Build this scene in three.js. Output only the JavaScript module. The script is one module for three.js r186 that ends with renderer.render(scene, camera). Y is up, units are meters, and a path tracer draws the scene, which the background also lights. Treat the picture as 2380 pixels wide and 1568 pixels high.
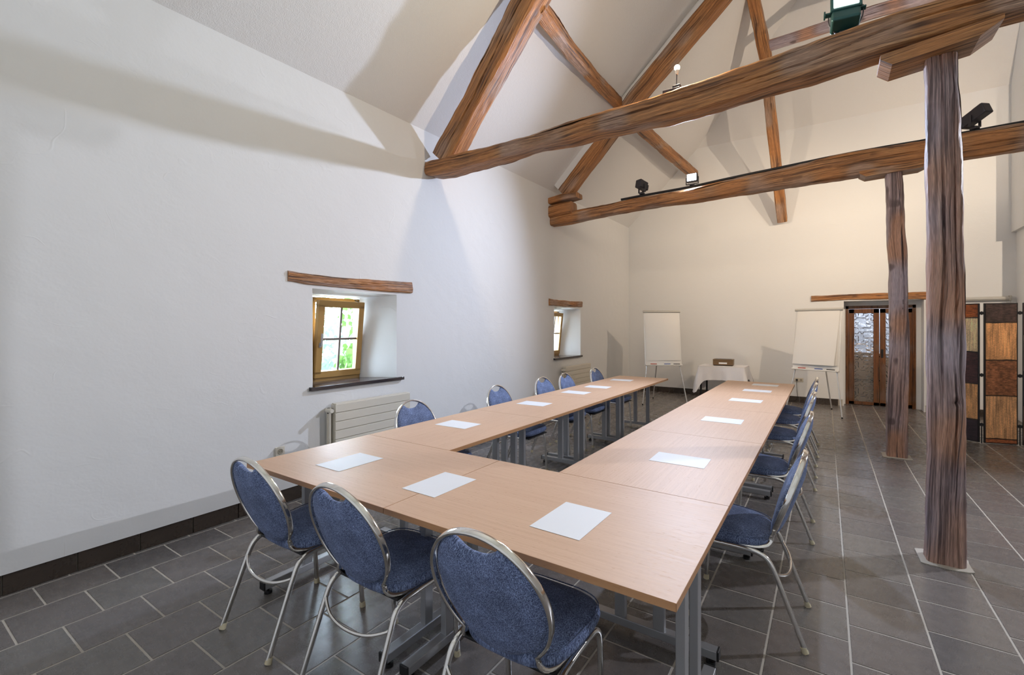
import * as THREE from 'three';
import { mergeGeometries, mergeVertices, toCreasedNormals } from 'three/addons/utils/BufferGeometryUtils.js';
import { RoundedBoxGeometry } from 'three/addons/geometries/RoundedBoxGeometry.js';
import { ImprovedNoise } from 'three/addons/math/ImprovedNoise.js';
import { RectAreaLightUniformsLib } from 'three/addons/lights/RectAreaLightUniformsLib.js';

// ------------------------------------------------------------------ camera, sky, exposure
const IW = 2380, IH = 1568, FOCAL = 1075.56, HORIZON = 759.3, YAW = 0.59574, EYE = new THREE.Vector3(0, 1.5, 0);
const scene = new THREE.Scene();
const camera = new THREE.PerspectiveCamera(2 * Math.atan(IH / 2 / FOCAL) * 180 / Math.PI, IW / IH, 0.05, 200);
camera.position.copy(EYE);
camera.rotation.set(0, YAW, 0);
camera.setViewOffset(IW, IH, 0, IH / 2 - HORIZON, IW, IH);
scene.background = new THREE.Color(0.66, 0.83, 1.0);
scene.backgroundIntensity = 30;
const renderer = new THREE.WebGLRenderer({ antialias: true });
renderer.toneMapping = THREE.LinearToneMapping;
renderer.toneMappingExposure = 1.1;
renderer.shadowMap.enabled = true;
RectAreaLightUniformsLib.init();

// a pixel of the photograph -> the point of its ray on the plane axis = value
const FWD = new THREE.Vector3(-Math.sin(YAW), 0, -Math.cos(YAW)), RGT = new THREE.Vector3(Math.cos(YAW), 0, -Math.sin(YAW));
function at(u, v, axis, value) {
  const r = FWD.clone().addScaledVector(RGT, (u - IW / 2) / FOCAL); r.y += (HORIZON - v) / FOCAL;
  return EYE.clone().addScaledVector(r, (value - EYE[axis]) / r[axis]);
}
function toPixel(p) {
  const d = p.clone().sub(EYE), z = d.dot(FWD);
  return [IW / 2 + FOCAL * d.dot(RGT) / z, HORIZON - FOCAL * d.y / z, z];
}

// ------------------------------------------------------------------ small helpers
const V = (x, y, z) => new THREE.Vector3(x, y, z);
function rng(seed) { let a = seed >>> 0; return () => { a = (a + 0x6D2B79F5) | 0; let t = Math.imul(a ^ (a >>> 15), 1 | a); t = (t + Math.imul(t ^ (t >>> 7), 61 | t)) ^ t; return ((t ^ (t >>> 14)) >>> 0) / 4294967296; }; }
const perlin = new ImprovedNoise(), N3 = (x, y, z) => perlin.noise(x, y, z);
const clamp = (x, a, b) => Math.min(b, Math.max(a, x)), lerp = (a, b, t) => a + (b - a) * t;
const smooth = (a, b, x) => { const t = clamp((x - a) / (b - a), 0, 1); return t * t * (3 - 2 * t); };
const taken = {};
function numbered(name) { taken[name] = (taken[name] || 0) + 1; return taken[name] === 1 ? name : name + '_' + String(taken[name] - 1).padStart(3, '0'); }
function mesh(name, geo, mat, parent) {
  const m = new THREE.Mesh(geo, mat); m.name = name; m.castShadow = m.receiveShadow = true;
  if (parent) parent.add(m);
  return m;
}
function thing(name, label, category, pos = [0, 0, 0], turn = 0, group) {
  const g = new THREE.Group(); g.name = numbered(name); g.position.set(...pos); g.rotation.y = turn;
  g.userData = { label, category }; if (group) g.userData.group = group;
  scene.add(g); return g;
}
function soloThing(name, geo, mat, label, category, group) {
  const m = mesh(numbered(name), geo, mat, scene); m.userData = { label, category }; if (group) m.userData.group = group;
  return m;
}
function structure(name, geo, mat, label) {
  const m = geo ? mesh(name, geo, mat) : new THREE.Group(); m.name = name; m.userData = { kind: 'structure', label, category: name.split('_')[0] };
  scene.add(m); return m;
}
function copyOf(root, label, group) {
  const c = root.clone(); c.name = numbered(root.name.replace(/_\d+$/, '')); c.userData = { ...root.userData, label }; if (group) c.userData.group = group;
  scene.add(c); return c;
}
function box(x0, x1, y0, y1, z0, z1) { const g = new THREE.BoxGeometry(x1 - x0, y1 - y0, z1 - z0); g.translate((x0 + x1) / 2, (y0 + y1) / 2, (z0 + z1) / 2); return metreUV(g); }
function rbox(x0, x1, y0, y1, z0, z1, r = 0.004, s = 2) { const g = new RoundedBoxGeometry(x1 - x0, y1 - y0, z1 - z0, s, r); g.translate((x0 + x1) / 2, (y0 + y1) / 2, (z0 + z1) / 2); return metreUV(g); }
function metreUV(g, along = 'auto') {   // box projection, uv in metres
  const p = g.attributes.position, n = g.attributes.normal, uv = new Float32Array(p.count * 2);
  for (let i = 0; i < p.count; i++) {
    const ax = Math.abs(n.getX(i)), ay = Math.abs(n.getY(i)), az = Math.abs(n.getZ(i));
    const [a, b] = ay >= ax && ay >= az ? [p.getX(i), p.getZ(i)] : ax >= az ? [p.getZ(i), p.getY(i)] : [p.getX(i), p.getY(i)];
    uv[2 * i] = a; uv[2 * i + 1] = b;
  }
  g.setAttribute('uv', new THREE.BufferAttribute(uv, 2)); return g;
}
function merged(list) { return mergeGeometries(list.map((g) => { const h = g.index ? g.toNonIndexed() : g; for (const k of Object.keys(h.attributes)) if (!['position', 'normal', 'uv'].includes(k)) h.deleteAttribute(k); return h; })); }
function cyl(a, b, r0, r1 = r0, seg = 14) {
  const d = b.clone().sub(a), g = new THREE.CylinderGeometry(r1, r0, d.length(), seg);
  g.applyQuaternion(new THREE.Quaternion().setFromUnitVectors(V(0, 1, 0), d.normalize())); const m = a.clone().add(b).multiplyScalar(0.5); g.translate(m.x, m.y, m.z); return g;
}
function grid(nu, nv, f, closeU = false) {   // f(i/nu, j/nv) -> [Vector3, u, v]
  const pos = [], uv = [], idx = [];
  for (let j = 0; j <= nv; j++) for (let i = 0; i <= nu; i++) { const [p, a, b] = f(i / nu, j / nv); pos.push(p.x, p.y, p.z); uv.push(a, b); }
  for (let j = 0; j < nv; j++) for (let i = 0; i < nu; i++) { const a = j * (nu + 1) + i, b = a + 1, c = a + nu + 1, d = c + 1; idx.push(a, b, d, a, d, c); }
  const g = new THREE.BufferGeometry(); g.setAttribute('position', new THREE.Float32BufferAttribute(pos, 3)); g.setAttribute('uv', new THREE.Float32BufferAttribute(uv, 2)); g.setIndex(idx); g.computeVertexNormals();
  if (closeU) { const n = g.attributes.normal; for (let j = 0; j <= nv; j++) { const a = j * (nu + 1), b = a + nu, s = V(n.getX(a) + n.getX(b), n.getY(a) + n.getY(b), n.getZ(a) + n.getZ(b)).normalize(); n.setXYZ(a, s.x, s.y, s.z); n.setXYZ(b, s.x, s.y, s.z); } }
  return g;
}
function fanCap(ring, uvOf, flip) {
  const c = ring.reduce((s, p) => s.add(p), V(0, 0, 0)).divideScalar(ring.length), pos = [], uv = [];
  for (let i = 0; i < ring.length; i++) { const t = [c, ring[i], ring[(i + 1) % ring.length]]; if (flip) t.reverse(); for (const p of t) { pos.push(p.x, p.y, p.z); uv.push(...uvOf(p)); } }
  const g = new THREE.BufferGeometry(); g.setAttribute('position', new THREE.Float32BufferAttribute(pos, 3)); g.setAttribute('uv', new THREE.Float32BufferAttribute(uv, 2)); g.computeVertexNormals(); return g;
}
// point of a rounded rectangle (half sizes a, b; corner r) at fraction s of its perimeter: [x, y, nx, ny]
function rrect(s, a, b, r) {
  r = Math.min(r, a, b); const sx = 2 * (a - r), sy = 2 * (b - r), q = Math.PI * r / 2, L = 2 * (sx + sy) + 4 * q; let t = ((s % 1) + 1) % 1 * L;
  const segs = [[sy, (k) => [a, -b + r + k, 1, 0]], [q, (k) => arc(a - r, b - r, 0, k / r)], [sx, (k) => [a - r - k, b, 0, 1]], [q, (k) => arc(-a + r, b - r, Math.PI / 2, k / r)],
    [sy, (k) => [-a, b - r - k, -1, 0]], [q, (k) => arc(-a + r, -b + r, Math.PI, k / r)], [sx, (k) => [-a + r + k, -b, 0, -1]], [q, (k) => arc(a - r, -b + r, 1.5 * Math.PI, k / r)]];
  function arc(x, y, a0, k) { return [x + r * Math.cos(a0 + k), y + r * Math.sin(a0 + k), Math.cos(a0 + k), Math.sin(a0 + k)]; }
  for (const [len, f] of segs) { if (t <= len || f === segs[7][1]) return f(Math.min(t, len)); t -= len; }
}
// a bar of rounded rectangular section (w across the fixed direction side, h in the plane of the path)
function sweep(path, side, w, h, corner, ns = 12, cap = true) {
  const B = side.clone().normalize(), n = path.length, frames = path.map((p, i) => {
    const T = path[Math.min(n - 1, i + 1)].clone().sub(path[Math.max(0, i - 1)]).normalize(), N = T.clone().cross(B).normalize(), C = N.clone().cross(T).normalize(); return [p, C, N];
  });
  let len = 0; const L = path.map((p, i) => len += i ? p.distanceTo(path[i - 1]) : 0), per = 2 * (w + h);
  const ptAt = (i, s) => { const [p, C, N] = frames[i], [x, y] = rrect(s, w / 2, h / 2, corner); return p.clone().addScaledVector(C, x).addScaledVector(N, y); };
  const g = grid(ns, n - 1, (s, t) => { const i = Math.round(t * (n - 1)); return [ptAt(i, s), s * per, L[i]]; }, true);
  if (!cap) return g;
  const ring = (i) => Array.from({ length: ns }, (_, k) => ptAt(i, k / ns));
  return merged([g, fanCap(ring(0), (p) => [p.x, p.y], true), fanCap(ring(n - 1), (p) => [p.x, p.y], false)]);
}
const curve = (pts, n, tension = 0.5) => new THREE.CatmullRomCurve3(pts, false, 'catmullrom', tension).getPoints(n);
function outward(g) {   // turn a closed shape's faces so that its volume is positive
  const p = g.attributes.position, ix = g.index; let v = 0; const a = V(), b = V(), c = V(), n = ix ? ix.count : p.count;
  for (let i = 0; i < n; i += 3) { const k = (j) => ix ? ix.getX(i + j) : i + j; a.fromBufferAttribute(p, k(0)); b.fromBufferAttribute(p, k(1)); c.fromBufferAttribute(p, k(2)); v += a.dot(b.cross(c)); }
  if (v < 0) {
    if (ix) for (let i = 0; i < n; i += 3) { const t = ix.getX(i); ix.setX(i, ix.getX(i + 2)); ix.setX(i + 2, t); }
    else for (const k of Object.keys(g.attributes)) { const A = g.attributes[k], s = A.itemSize, d = A.array; for (let i = 0; i < n; i += 3) for (let j = 0; j < s; j++) { const t = d[i * s + j]; d[i * s + j] = d[(i + 2) * s + j]; d[(i + 2) * s + j] = t; } }
    const N = g.attributes.normal; for (let i = 0; i < N.array.length; i++) N.array[i] *= -1;
  }
  return g;
}

// ------------------------------------------------------------------ textures (all computed)
function sampler(fx, fy, seed) {   // periodic smooth value noise over the unit square
  const r = rng(seed), d = Float32Array.from({ length: fx * fy }, r);
  return (u, v) => { const x = (u - Math.floor(u)) * fx, y = (v - Math.floor(v)) * fy, x0 = x | 0, y0 = y | 0; let a = x - x0, b = y - y0; a = a * a * (3 - 2 * a); b = b * b * (3 - 2 * b);
    const i0 = x0 % fx, i1 = (x0 + 1) % fx, j0 = (y0 % fy) * fx, j1 = ((y0 + 1) % fy) * fx; return (d[j0 + i0] * (1 - a) + d[j0 + i1] * a) * (1 - b) + (d[j1 + i0] * (1 - a) + d[j1 + i1] * a) * b; };
}
function dataTex(w, h, f, srgb, rep = [1, 1]) {
  const d = new Uint8Array(w * h * 4);
  for (let y = 0; y < h; y++) for (let x = 0; x < w; x++) { const c = f((x + 0.5) / w, (y + 0.5) / h), o = 4 * (y * w + x); if (typeof c === 'number') d[o] = d[o + 1] = d[o + 2] = clamp(c, 0, 255); else for (let k = 0; k < 3; k++) d[o + k] = clamp(c[k], 0, 255); d[o + 3] = 255; }
  const t = new THREE.DataTexture(d, w, h); t.wrapS = t.wrapT = THREE.RepeatWrapping; t.magFilter = THREE.LinearFilter; t.minFilter = THREE.LinearMipmapLinearFilter; t.generateMipmaps = true; t.repeat.set(...rep);
  if (srgb) t.colorSpace = THREE.SRGBColorSpace; t.needsUpdate = true; return t;
}
const mix3 = (a, b, t) => [lerp(a[0], b[0], t), lerp(a[1], b[1], t), lerp(a[2], b[2], t)];
function timberTextures(seed, pal) {   // u: 1 m round the timber, v: 2.5 m along it
  const s1 = sampler(110, 6, seed), s2 = sampler(260, 10, seed + 1), s3 = sampler(5, 9, seed + 2), s4 = sampler(30, 4, seed + 3), wp = sampler(6, 10, seed + 4), fine = sampler(500, 60, seed + 5), kn = sampler(9, 14, seed + 6), ck = sampler(46, 3, seed + 7);
  const val = (u, v) => { const w = u + 0.022 * (wp(u, v) - 0.5); return { a: 0.45 * s1(w, v) + 0.3 * s2(w, v) + 0.25 * s4(w, v), b: s3(u, v), f: fine(u, v), k: kn(u, v), c: ck(w, v) }; };
  const map = dataTex(1024, 1024, (u, v) => {
    const { a, b, f, k, c } = val(u, v); let col = mix3(pal.dark, pal.mid, smooth(0.18, 0.55, a)); col = mix3(col, pal.light, smooth(0.52, 0.85, a) * 0.8);
    col = mix3(col, pal.grey, smooth(0.42, 0.72, b) * (pal.g || 0.85) * (0.6 + 0.5 * a)); col = mix3(col, pal.warm, smooth(0.5, 0.15, b) * 0.45);
    col = mix3(col, pal.dark, smooth(0.86, 0.97, k) * 0.7); col = mix3(col, pal.dark, smooth(0.12, 0.05, c) * 0.75);
    const g = 0.86 + 0.28 * f; return [col[0] * g, col[1] * g, col[2] * g];
  }, true, [1, 0.4]);
  const bump = dataTex(1024, 1024, (u, v) => { const { a, f, k, c } = val(u, v); return 255 * (0.6 * a + 0.2 * f + 0.2 - 0.35 * smooth(0.12, 0.05, c) - 0.12 * smooth(0.86, 0.97, k)); }, false, [1, 0.4]);
  return { map, bump };
}
const tA = timberTextures(11, { dark: [82, 53, 34], mid: [172, 122, 78], light: [212, 164, 114], grey: [170, 144, 130], warm: [186, 120, 62] });
const tB = timberTextures(57, { dark: [82, 65, 64], mid: [168, 142, 138], light: [210, 182, 170], grey: [178, 166, 176], warm: [214, 146, 98], g: 0.9 });
const matBeam = new THREE.MeshStandardMaterial({ map: tA.map, bumpMap: tA.bump, bumpScale: 0.012, roughness: 0.52 });
const matPost = new THREE.MeshStandardMaterial({ map: tB.map, bumpMap: tB.bump, bumpScale: 0.014, roughness: 0.48 });

const plasterBump = (() => { const a = sampler(7, 9, 3), b = sampler(24, 30, 4), c = sampler(90, 110, 5), d = sampler(260, 260, 6), e = sampler(11, 6, 7), e2 = sampler(5, 12, 8);
  return dataTex(1024, 1024, (u, v) => { const ridge = Math.abs(e(u + 0.05 * b(u, v), v) - 0.5), ridge2 = Math.abs(e2(u, v + 0.05 * b(v, u)) - 0.5), gate = smooth(0.52, 0.72, a(u + 0.3, v + 0.1));
    return 255 * (0.34 * a(u, v) + 0.16 * b(u, v) + 0.035 * c(u, v) + 0.02 * d(u, v) + 0.10 * gate * smooth(0.010, 0.0, ridge) * smooth(0.55, 0.85, b(u + 0.2, v)) + 0.09 * (1 - gate) * smooth(0.008, 0.0, ridge2) * smooth(0.5, 0.8, b(u + 0.5, v))); }, false, [1 / 2.6, 1 / 2.6]); })();
const matPlaster = new THREE.MeshStandardMaterial({ color: new THREE.Color().setRGB(0.785, 0.785, 0.78), bumpMap: plasterBump, bumpScale: 0.011, roughness: 0.85 });
const ceilBump = (() => { const a = sampler(300, 300, 21), b = sampler(40, 40, 22); return dataTex(512, 512, (u, v) => 255 * (0.6 * a(u, v) + 0.3 * b(u, v)), false, [1 / 1.2, 1 / 1.2]); })();
const matCeiling = new THREE.MeshStandardMaterial({ color: new THREE.Color().setRGB(0.765, 0.755, 0.745), bumpMap: ceilBump, bumpScale: 0.003, roughness: 0.9 });

const tileNoise = (() => { const a = sampler(6, 6, 31), b = sampler(40, 40, 32), c = sampler(200, 200, 33), d = sampler(3, 60, 34); return (base) => dataTex(512, 512, (u, v) => { const k = 0.9 + 0.07 * a(u, v) + 0.05 * b(u, v) + 0.08 * c(u, v) + 0.04 * d(u, v); return base.map((q) => q * k); }, true, [1, 1]); })();
const tileRough = (() => { const a = sampler(9, 9, 41), b = sampler(120, 120, 42); return dataTex(256, 256, (u, v) => 255 * (0.235 + 0.05 * a(u, v) + 0.03 * b(u, v)), false); })();
const matTiles = [[106, 100, 97], [111, 105, 101], [100, 96, 94], [108, 104, 100]].map((c) => new THREE.MeshStandardMaterial({ map: tileNoise(c), roughnessMap: tileRough, roughness: 1, bumpMap: tileRough, bumpScale: 0.0005 }));
const matGrout = new THREE.MeshStandardMaterial({ color: new THREE.Color().setRGB(0.50, 0.46, 0.40), roughness: 0.9, bumpMap: tileRough, bumpScale: 0.002 });
const matSkirt = new THREE.MeshStandardMaterial({ map: tileNoise([66, 57, 50]), roughnessMap: tileRough, roughness: 1 });

const beech = (() => { const a = sampler(4, 130, 51), b = sampler(9, 400, 52), c = sampler(60, 300, 53), d = sampler(3, 7, 54); const f = (u, v) => { const s = 0.5 * a(u, v) + 0.3 * b(u, v) + 0.2 * d(u, v), p = smooth(0.82, 0.95, c(u, v)); return { s, p }; };
  return { map: dataTex(1024, 1024, (u, v) => { const { s, p } = f(u, v); return mix3(mix3([204, 164, 132], [220, 184, 154], s), [184, 140, 108], p * 0.35); }, true, [1 / 1.2, 1 / 0.8]), rough: dataTex(512, 512, (u, v) => { const { s, p } = f(u, v); return 255 * (0.46 + 0.08 * s + 0.1 * p); }, false, [1 / 1.2, 1 / 0.8]) }; })();
const matBeech = new THREE.MeshStandardMaterial({ map: beech.map, roughnessMap: beech.rough, roughness: 1, bumpMap: beech.rough, bumpScale: 0.0006 });
const matBeechEdge = new THREE.MeshStandardMaterial({ map: beech.map, color: new THREE.Color().setRGB(0.80, 0.66, 0.48), roughness: 0.4 });
const matGreySteel = new THREE.MeshStandardMaterial({ color: new THREE.Color().setRGB(0.42, 0.43, 0.45), metalness: 0.55, roughness: 0.34 });
const matChrome = new THREE.MeshStandardMaterial({ color: new THREE.Color().setRGB(0.78, 0.77, 0.74), metalness: 1, roughness: 0.13 });
const matBlack = new THREE.MeshStandardMaterial({ color: 0x17171a, roughness: 0.5 });
const matFootCap = new THREE.MeshStandardMaterial({ color: new THREE.Color().setRGB(0.62, 0.55, 0.38), roughness: 0.3 });
const fabric = (() => { const a = sampler(170, 170, 61), b = sampler(256, 90, 62), c = sampler(8, 8, 63); const f = (u, v) => 0.5 * a(u, v) + 0.5 * b(u, v);
  return { map: dataTex(512, 512, (u, v) => { const k = f(u, v), m = 0.92 + 0.16 * c(u, v), t = smooth(0.25, 0.8, k); const q = mix3([70, 81, 112], [148, 167, 208], t); return q.map((x) => x * m); }, true, [4, 4]), bump: dataTex(512, 512, (u, v) => 255 * f(u, v), false, [4, 4]) }; })();
const matFabric = new THREE.MeshPhysicalMaterial({ map: fabric.map, bumpMap: fabric.bump, bumpScale: 0.0015, roughness: 0.95, sheen: 0.35, sheenRoughness: 0.5, sheenColor: new THREE.Color(0.4, 0.42, 0.5) });
const matFabricSide = new THREE.MeshStandardMaterial({ color: new THREE.Color().setRGB(0.030, 0.022, 0.034), roughness: 0.9 });
const matPaper = new THREE.MeshStandardMaterial({ color: new THREE.Color().setRGB(0.84, 0.85, 0.88), roughness: 0.55 });
const matWhite = new THREE.MeshStandardMaterial({ color: new THREE.Color().setRGB(0.78, 0.77, 0.74), roughness: 0.35 });
const matCream = new THREE.MeshStandardMaterial({ color: new THREE.Color().setRGB(0.72, 0.67, 0.57), roughness: 0.4 });
const matOchre = new THREE.MeshStandardMaterial({ color: new THREE.Color().setRGB(0.40, 0.235, 0.07), roughness: 0.38 });
const matSill = new THREE.MeshStandardMaterial({ color: new THREE.Color().setRGB(0.035, 0.028, 0.03), roughness: 0.12 });
const matGlass = new THREE.MeshPhysicalMaterial({ color: 0xffffff, transmission: 1, thickness: 0, roughness: 0.02, ior: 1.45 });

// ------------------------------------------------------------------ lamps behind and beside the frame: large lights first
function areaLight(color, intensity, w, h, pos, target) {
  const l = new THREE.RectAreaLight(color, intensity, w, h); l.position.copy(pos); l.lookAt(target); scene.add(l); return l;
}

// ------------------------------------------------------------------ the setting
const WALL_X = -3.78, WALL_TURN = 0.0135, BACK_Z = -10.8, FRONT_Z = 0.8, RIGHT_X = 5.6, RIDGE_X = 0.6;
const cw = Math.cos(WALL_TURN), sw = Math.sin(WALL_TURN);
const LW = (s, y, d) => V(WALL_X + d * cw - s * sw, y, -s * cw - d * sw);        // along the window wall, height, distance into the room
const eave = (z) => [WALL_X + 0.0135 * z, 3.70 - 0.017 * z];
const WINS = [{ s0: 2.432, s1: 3.43, b0: 2.655, b1: 3.215 }, { s0: 7.011, s1: 8.075, b0: 7.26, b1: 7.84 }], WIN_Y0 = 0.93, WIN_Y1 = 1.845, WIN_D = 0.335, WALL_T = 0.45;
{
  const S0 = -1.2, S1 = 11.2, YT = 4.0, rect = (a, b, c, d) => { const p = new THREE.Path(); p.moveTo(a, c); p.lineTo(b, c); p.lineTo(b, d); p.lineTo(a, d); p.closePath(); return p; };
  const face = (holes) => { const sh = new THREE.Shape(); sh.moveTo(S0, 0.12); sh.lineTo(S1, 0.12); sh.lineTo(S1, YT); sh.lineTo(S0, YT); sh.closePath(); sh.holes = holes; return new THREE.ShapeGeometry(sh); };
  const place = (g, d, flip) => { const p = g.attributes.position; for (let i = 0; i < p.count; i++) p.setXYZ(i, d, p.getY(i), -p.getX(i)); g.computeVertexNormals(); return g; };
  const parts = [place(face(WINS.map((w) => rect(w.s0, w.s1, WIN_Y0, WIN_Y1))), 0), place(face(WINS.map((w) => rect(w.b0, w.b1, 0.95, 1.81))), -WALL_T)];
  const quad = (a, b, c, d) => { const l1 = a.distanceTo(b), l2 = b.distanceTo(c); return grid(6, 6, (u, v) => [a.clone().lerp(b, u).lerp(d.clone().lerp(c, u), v), u * l1, v * l2]); };
  for (const w of WINS) {
    const A = [[w.s0, WIN_Y0], [w.s1, WIN_Y0], [w.s1, WIN_Y1], [w.s0, WIN_Y1]].map(([s, y]) => V(0, y, -s)), B = [[w.b0, 0.95], [w.b1, 0.95], [w.b1, 1.81], [w.b0, 1.81]].map(([s, y]) => V(-WIN_D, y, -s)), C = B.map((p) => V(-WALL_T, p.y, p.z));
    for (let k = 0; k < 4; k++) { const j = (k + 1) % 4; parts.push(quad(A[k], A[j], B[j], B[k]), quad(B[k], B[j], C[j], C[k])); }
  }
  parts.push(box(-WALL_T, 0, YT - 0.001, YT, -S1, -S0), box(-WALL_T, 0, 0.119, 0.12, -S1, -S0), box(-WALL_T, 0, 0, YT, -S0, -S0 + 0.02), box(-WALL_T, 0, 0, YT, -S1 - 0.02, -S1), box(-WALL_T, -0.03, 0, 0.12, -S1, -S0));
  const w = structure('wall_left', merged(parts), matPlaster, 'white plaster wall with two deep window reveals'); w.position.x = WALL_X; w.rotation.y = WALL_TURN;
}
function extruded(pts, depth, holes = []) { const sh = new THREE.Shape(pts.map((p) => new THREE.Vector2(...p))); sh.holes = holes.map((h) => new THREE.Path(h.map((p) => new THREE.Vector2(...p)))); return new THREE.ExtrudeGeometry(sh, { depth, bevelEnabled: false }); }
const DOOR = { x0: 0.285, x1: 1.43, top: 1.985, depth: 0.3 };
{
  // back wall with the door opening; the upper edge lies hidden above the hip
  const g = extruded([[-4.6, 0.12], [DOOR.x0, 0.12], [DOOR.x0, DOOR.top], [DOOR.x1, DOOR.top], [DOOR.x1, 0.12], [2.7, 0.12], [2.7, 5.62], [-4.6, 5.62]], 0.34); g.translate(0, 0, BACK_Z - 0.34);
  const low = [box(-4.6, DOOR.x0, 0, 0.12, BACK_Z - 0.34, BACK_Z - 0.012), box(DOOR.x1, 2.7, 0, 0.12, BACK_Z - 0.34, BACK_Z - 0.012)];
  structure('wall_back', merged([g, ...low]), matPlaster, 'cream plaster end wall with the door opening');
  const f = extruded([[-4.4, 0], [6.0, 0], [6.0, 3.6], [RIDGE_X, 8.6], [-4.4, 3.7]], 0.2); f.translate(0, 0, FRONT_Z); structure('wall_front', f, matPlaster, 'plaster end wall behind the camera');
  structure('wall_right', box(RIGHT_X, RIGHT_X + 0.25, 0, 3.7, BACK_Z - 0.3, FRONT_Z + 0.2), matPlaster, 'plaster side wall on the right');
  structure('wall_partition', merged([box(2.56, RIGHT_X, 0, 3.04, BACK_Z - 0.2, -10.2), box(2.5, RIGHT_X, 3.04, 6.9, BACK_Z - 0.2, -10.2)]), matPlaster, 'plaster block of the built-in corner room');
}
{
  const ceiling = structure('ceiling', null, null, 'white plastered roof slopes');
  const slab = (o, a, b, t) => { const n = a.clone().cross(b).normalize().multiplyScalar(t), P = (u, v, k) => o.clone().addScaledVector(a, u).addScaledVector(b, v).addScaledVector(n, k), la = a.length(), lb = b.length();
    const q = (A, B, C, D, x, y) => grid(1, 1, (u, v) => [A.clone().lerp(B, u).lerp(D.clone().lerp(C, u), v), u * x, v * y]);
    return merged([q(P(0, 0, 0), P(1, 0, 0), P(1, 1, 0), P(0, 1, 0), la, lb), q(P(0, 0, 1), P(0, 1, 1), P(1, 1, 1), P(1, 0, 1), lb, la), q(P(0, 0, 0), P(0, 1, 0), P(0, 1, 1), P(0, 0, 1), lb, t), q(P(1, 0, 0), P(1, 0, 1), P(1, 1, 1), P(1, 1, 0), t, lb), q(P(0, 0, 0), P(0, 0, 1), P(1, 0, 1), P(1, 0, 0), t, la), q(P(0, 1, 0), P(1, 1, 0), P(1, 1, 1), P(0, 1, 1), la, t)]); };
  const zn = 1.1, zf = -11.3, [xn, yn] = eave(zn), [xf, yf] = eave(zf), k = 0.9;
  const o = V(xn - k, yn - k, zn), along = V(xf - xn, yf - yn, zf - zn), rise = V(RIDGE_X + 0.06 - xn + k, RIDGE_X + 0.06 - xn + k, 0);
  mesh('slope_panel', slab(o, rise, along, 0.16), matCeiling, ceiling);
  const ry0 = yn + RIDGE_X - xn, ry1 = yf + RIDGE_X - xf;
  mesh('slope_panel', slab(V(RIDGE_X - 0.06, ry0 + 0.06, zn), along.clone().setX(0).setY(ry1 - ry0), V(6.0, -6.0, 0), -0.16), matCeiling, ceiling);
  mesh('hip_panel', slab(V(-4.4, 5.45 - 0.2 * 1.78, BACK_Z - 0.2), V(10.4, 0, 0), V(0, 1.78 * 2.3, 2.3), -0.16), matCeiling, ceiling);
}
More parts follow.
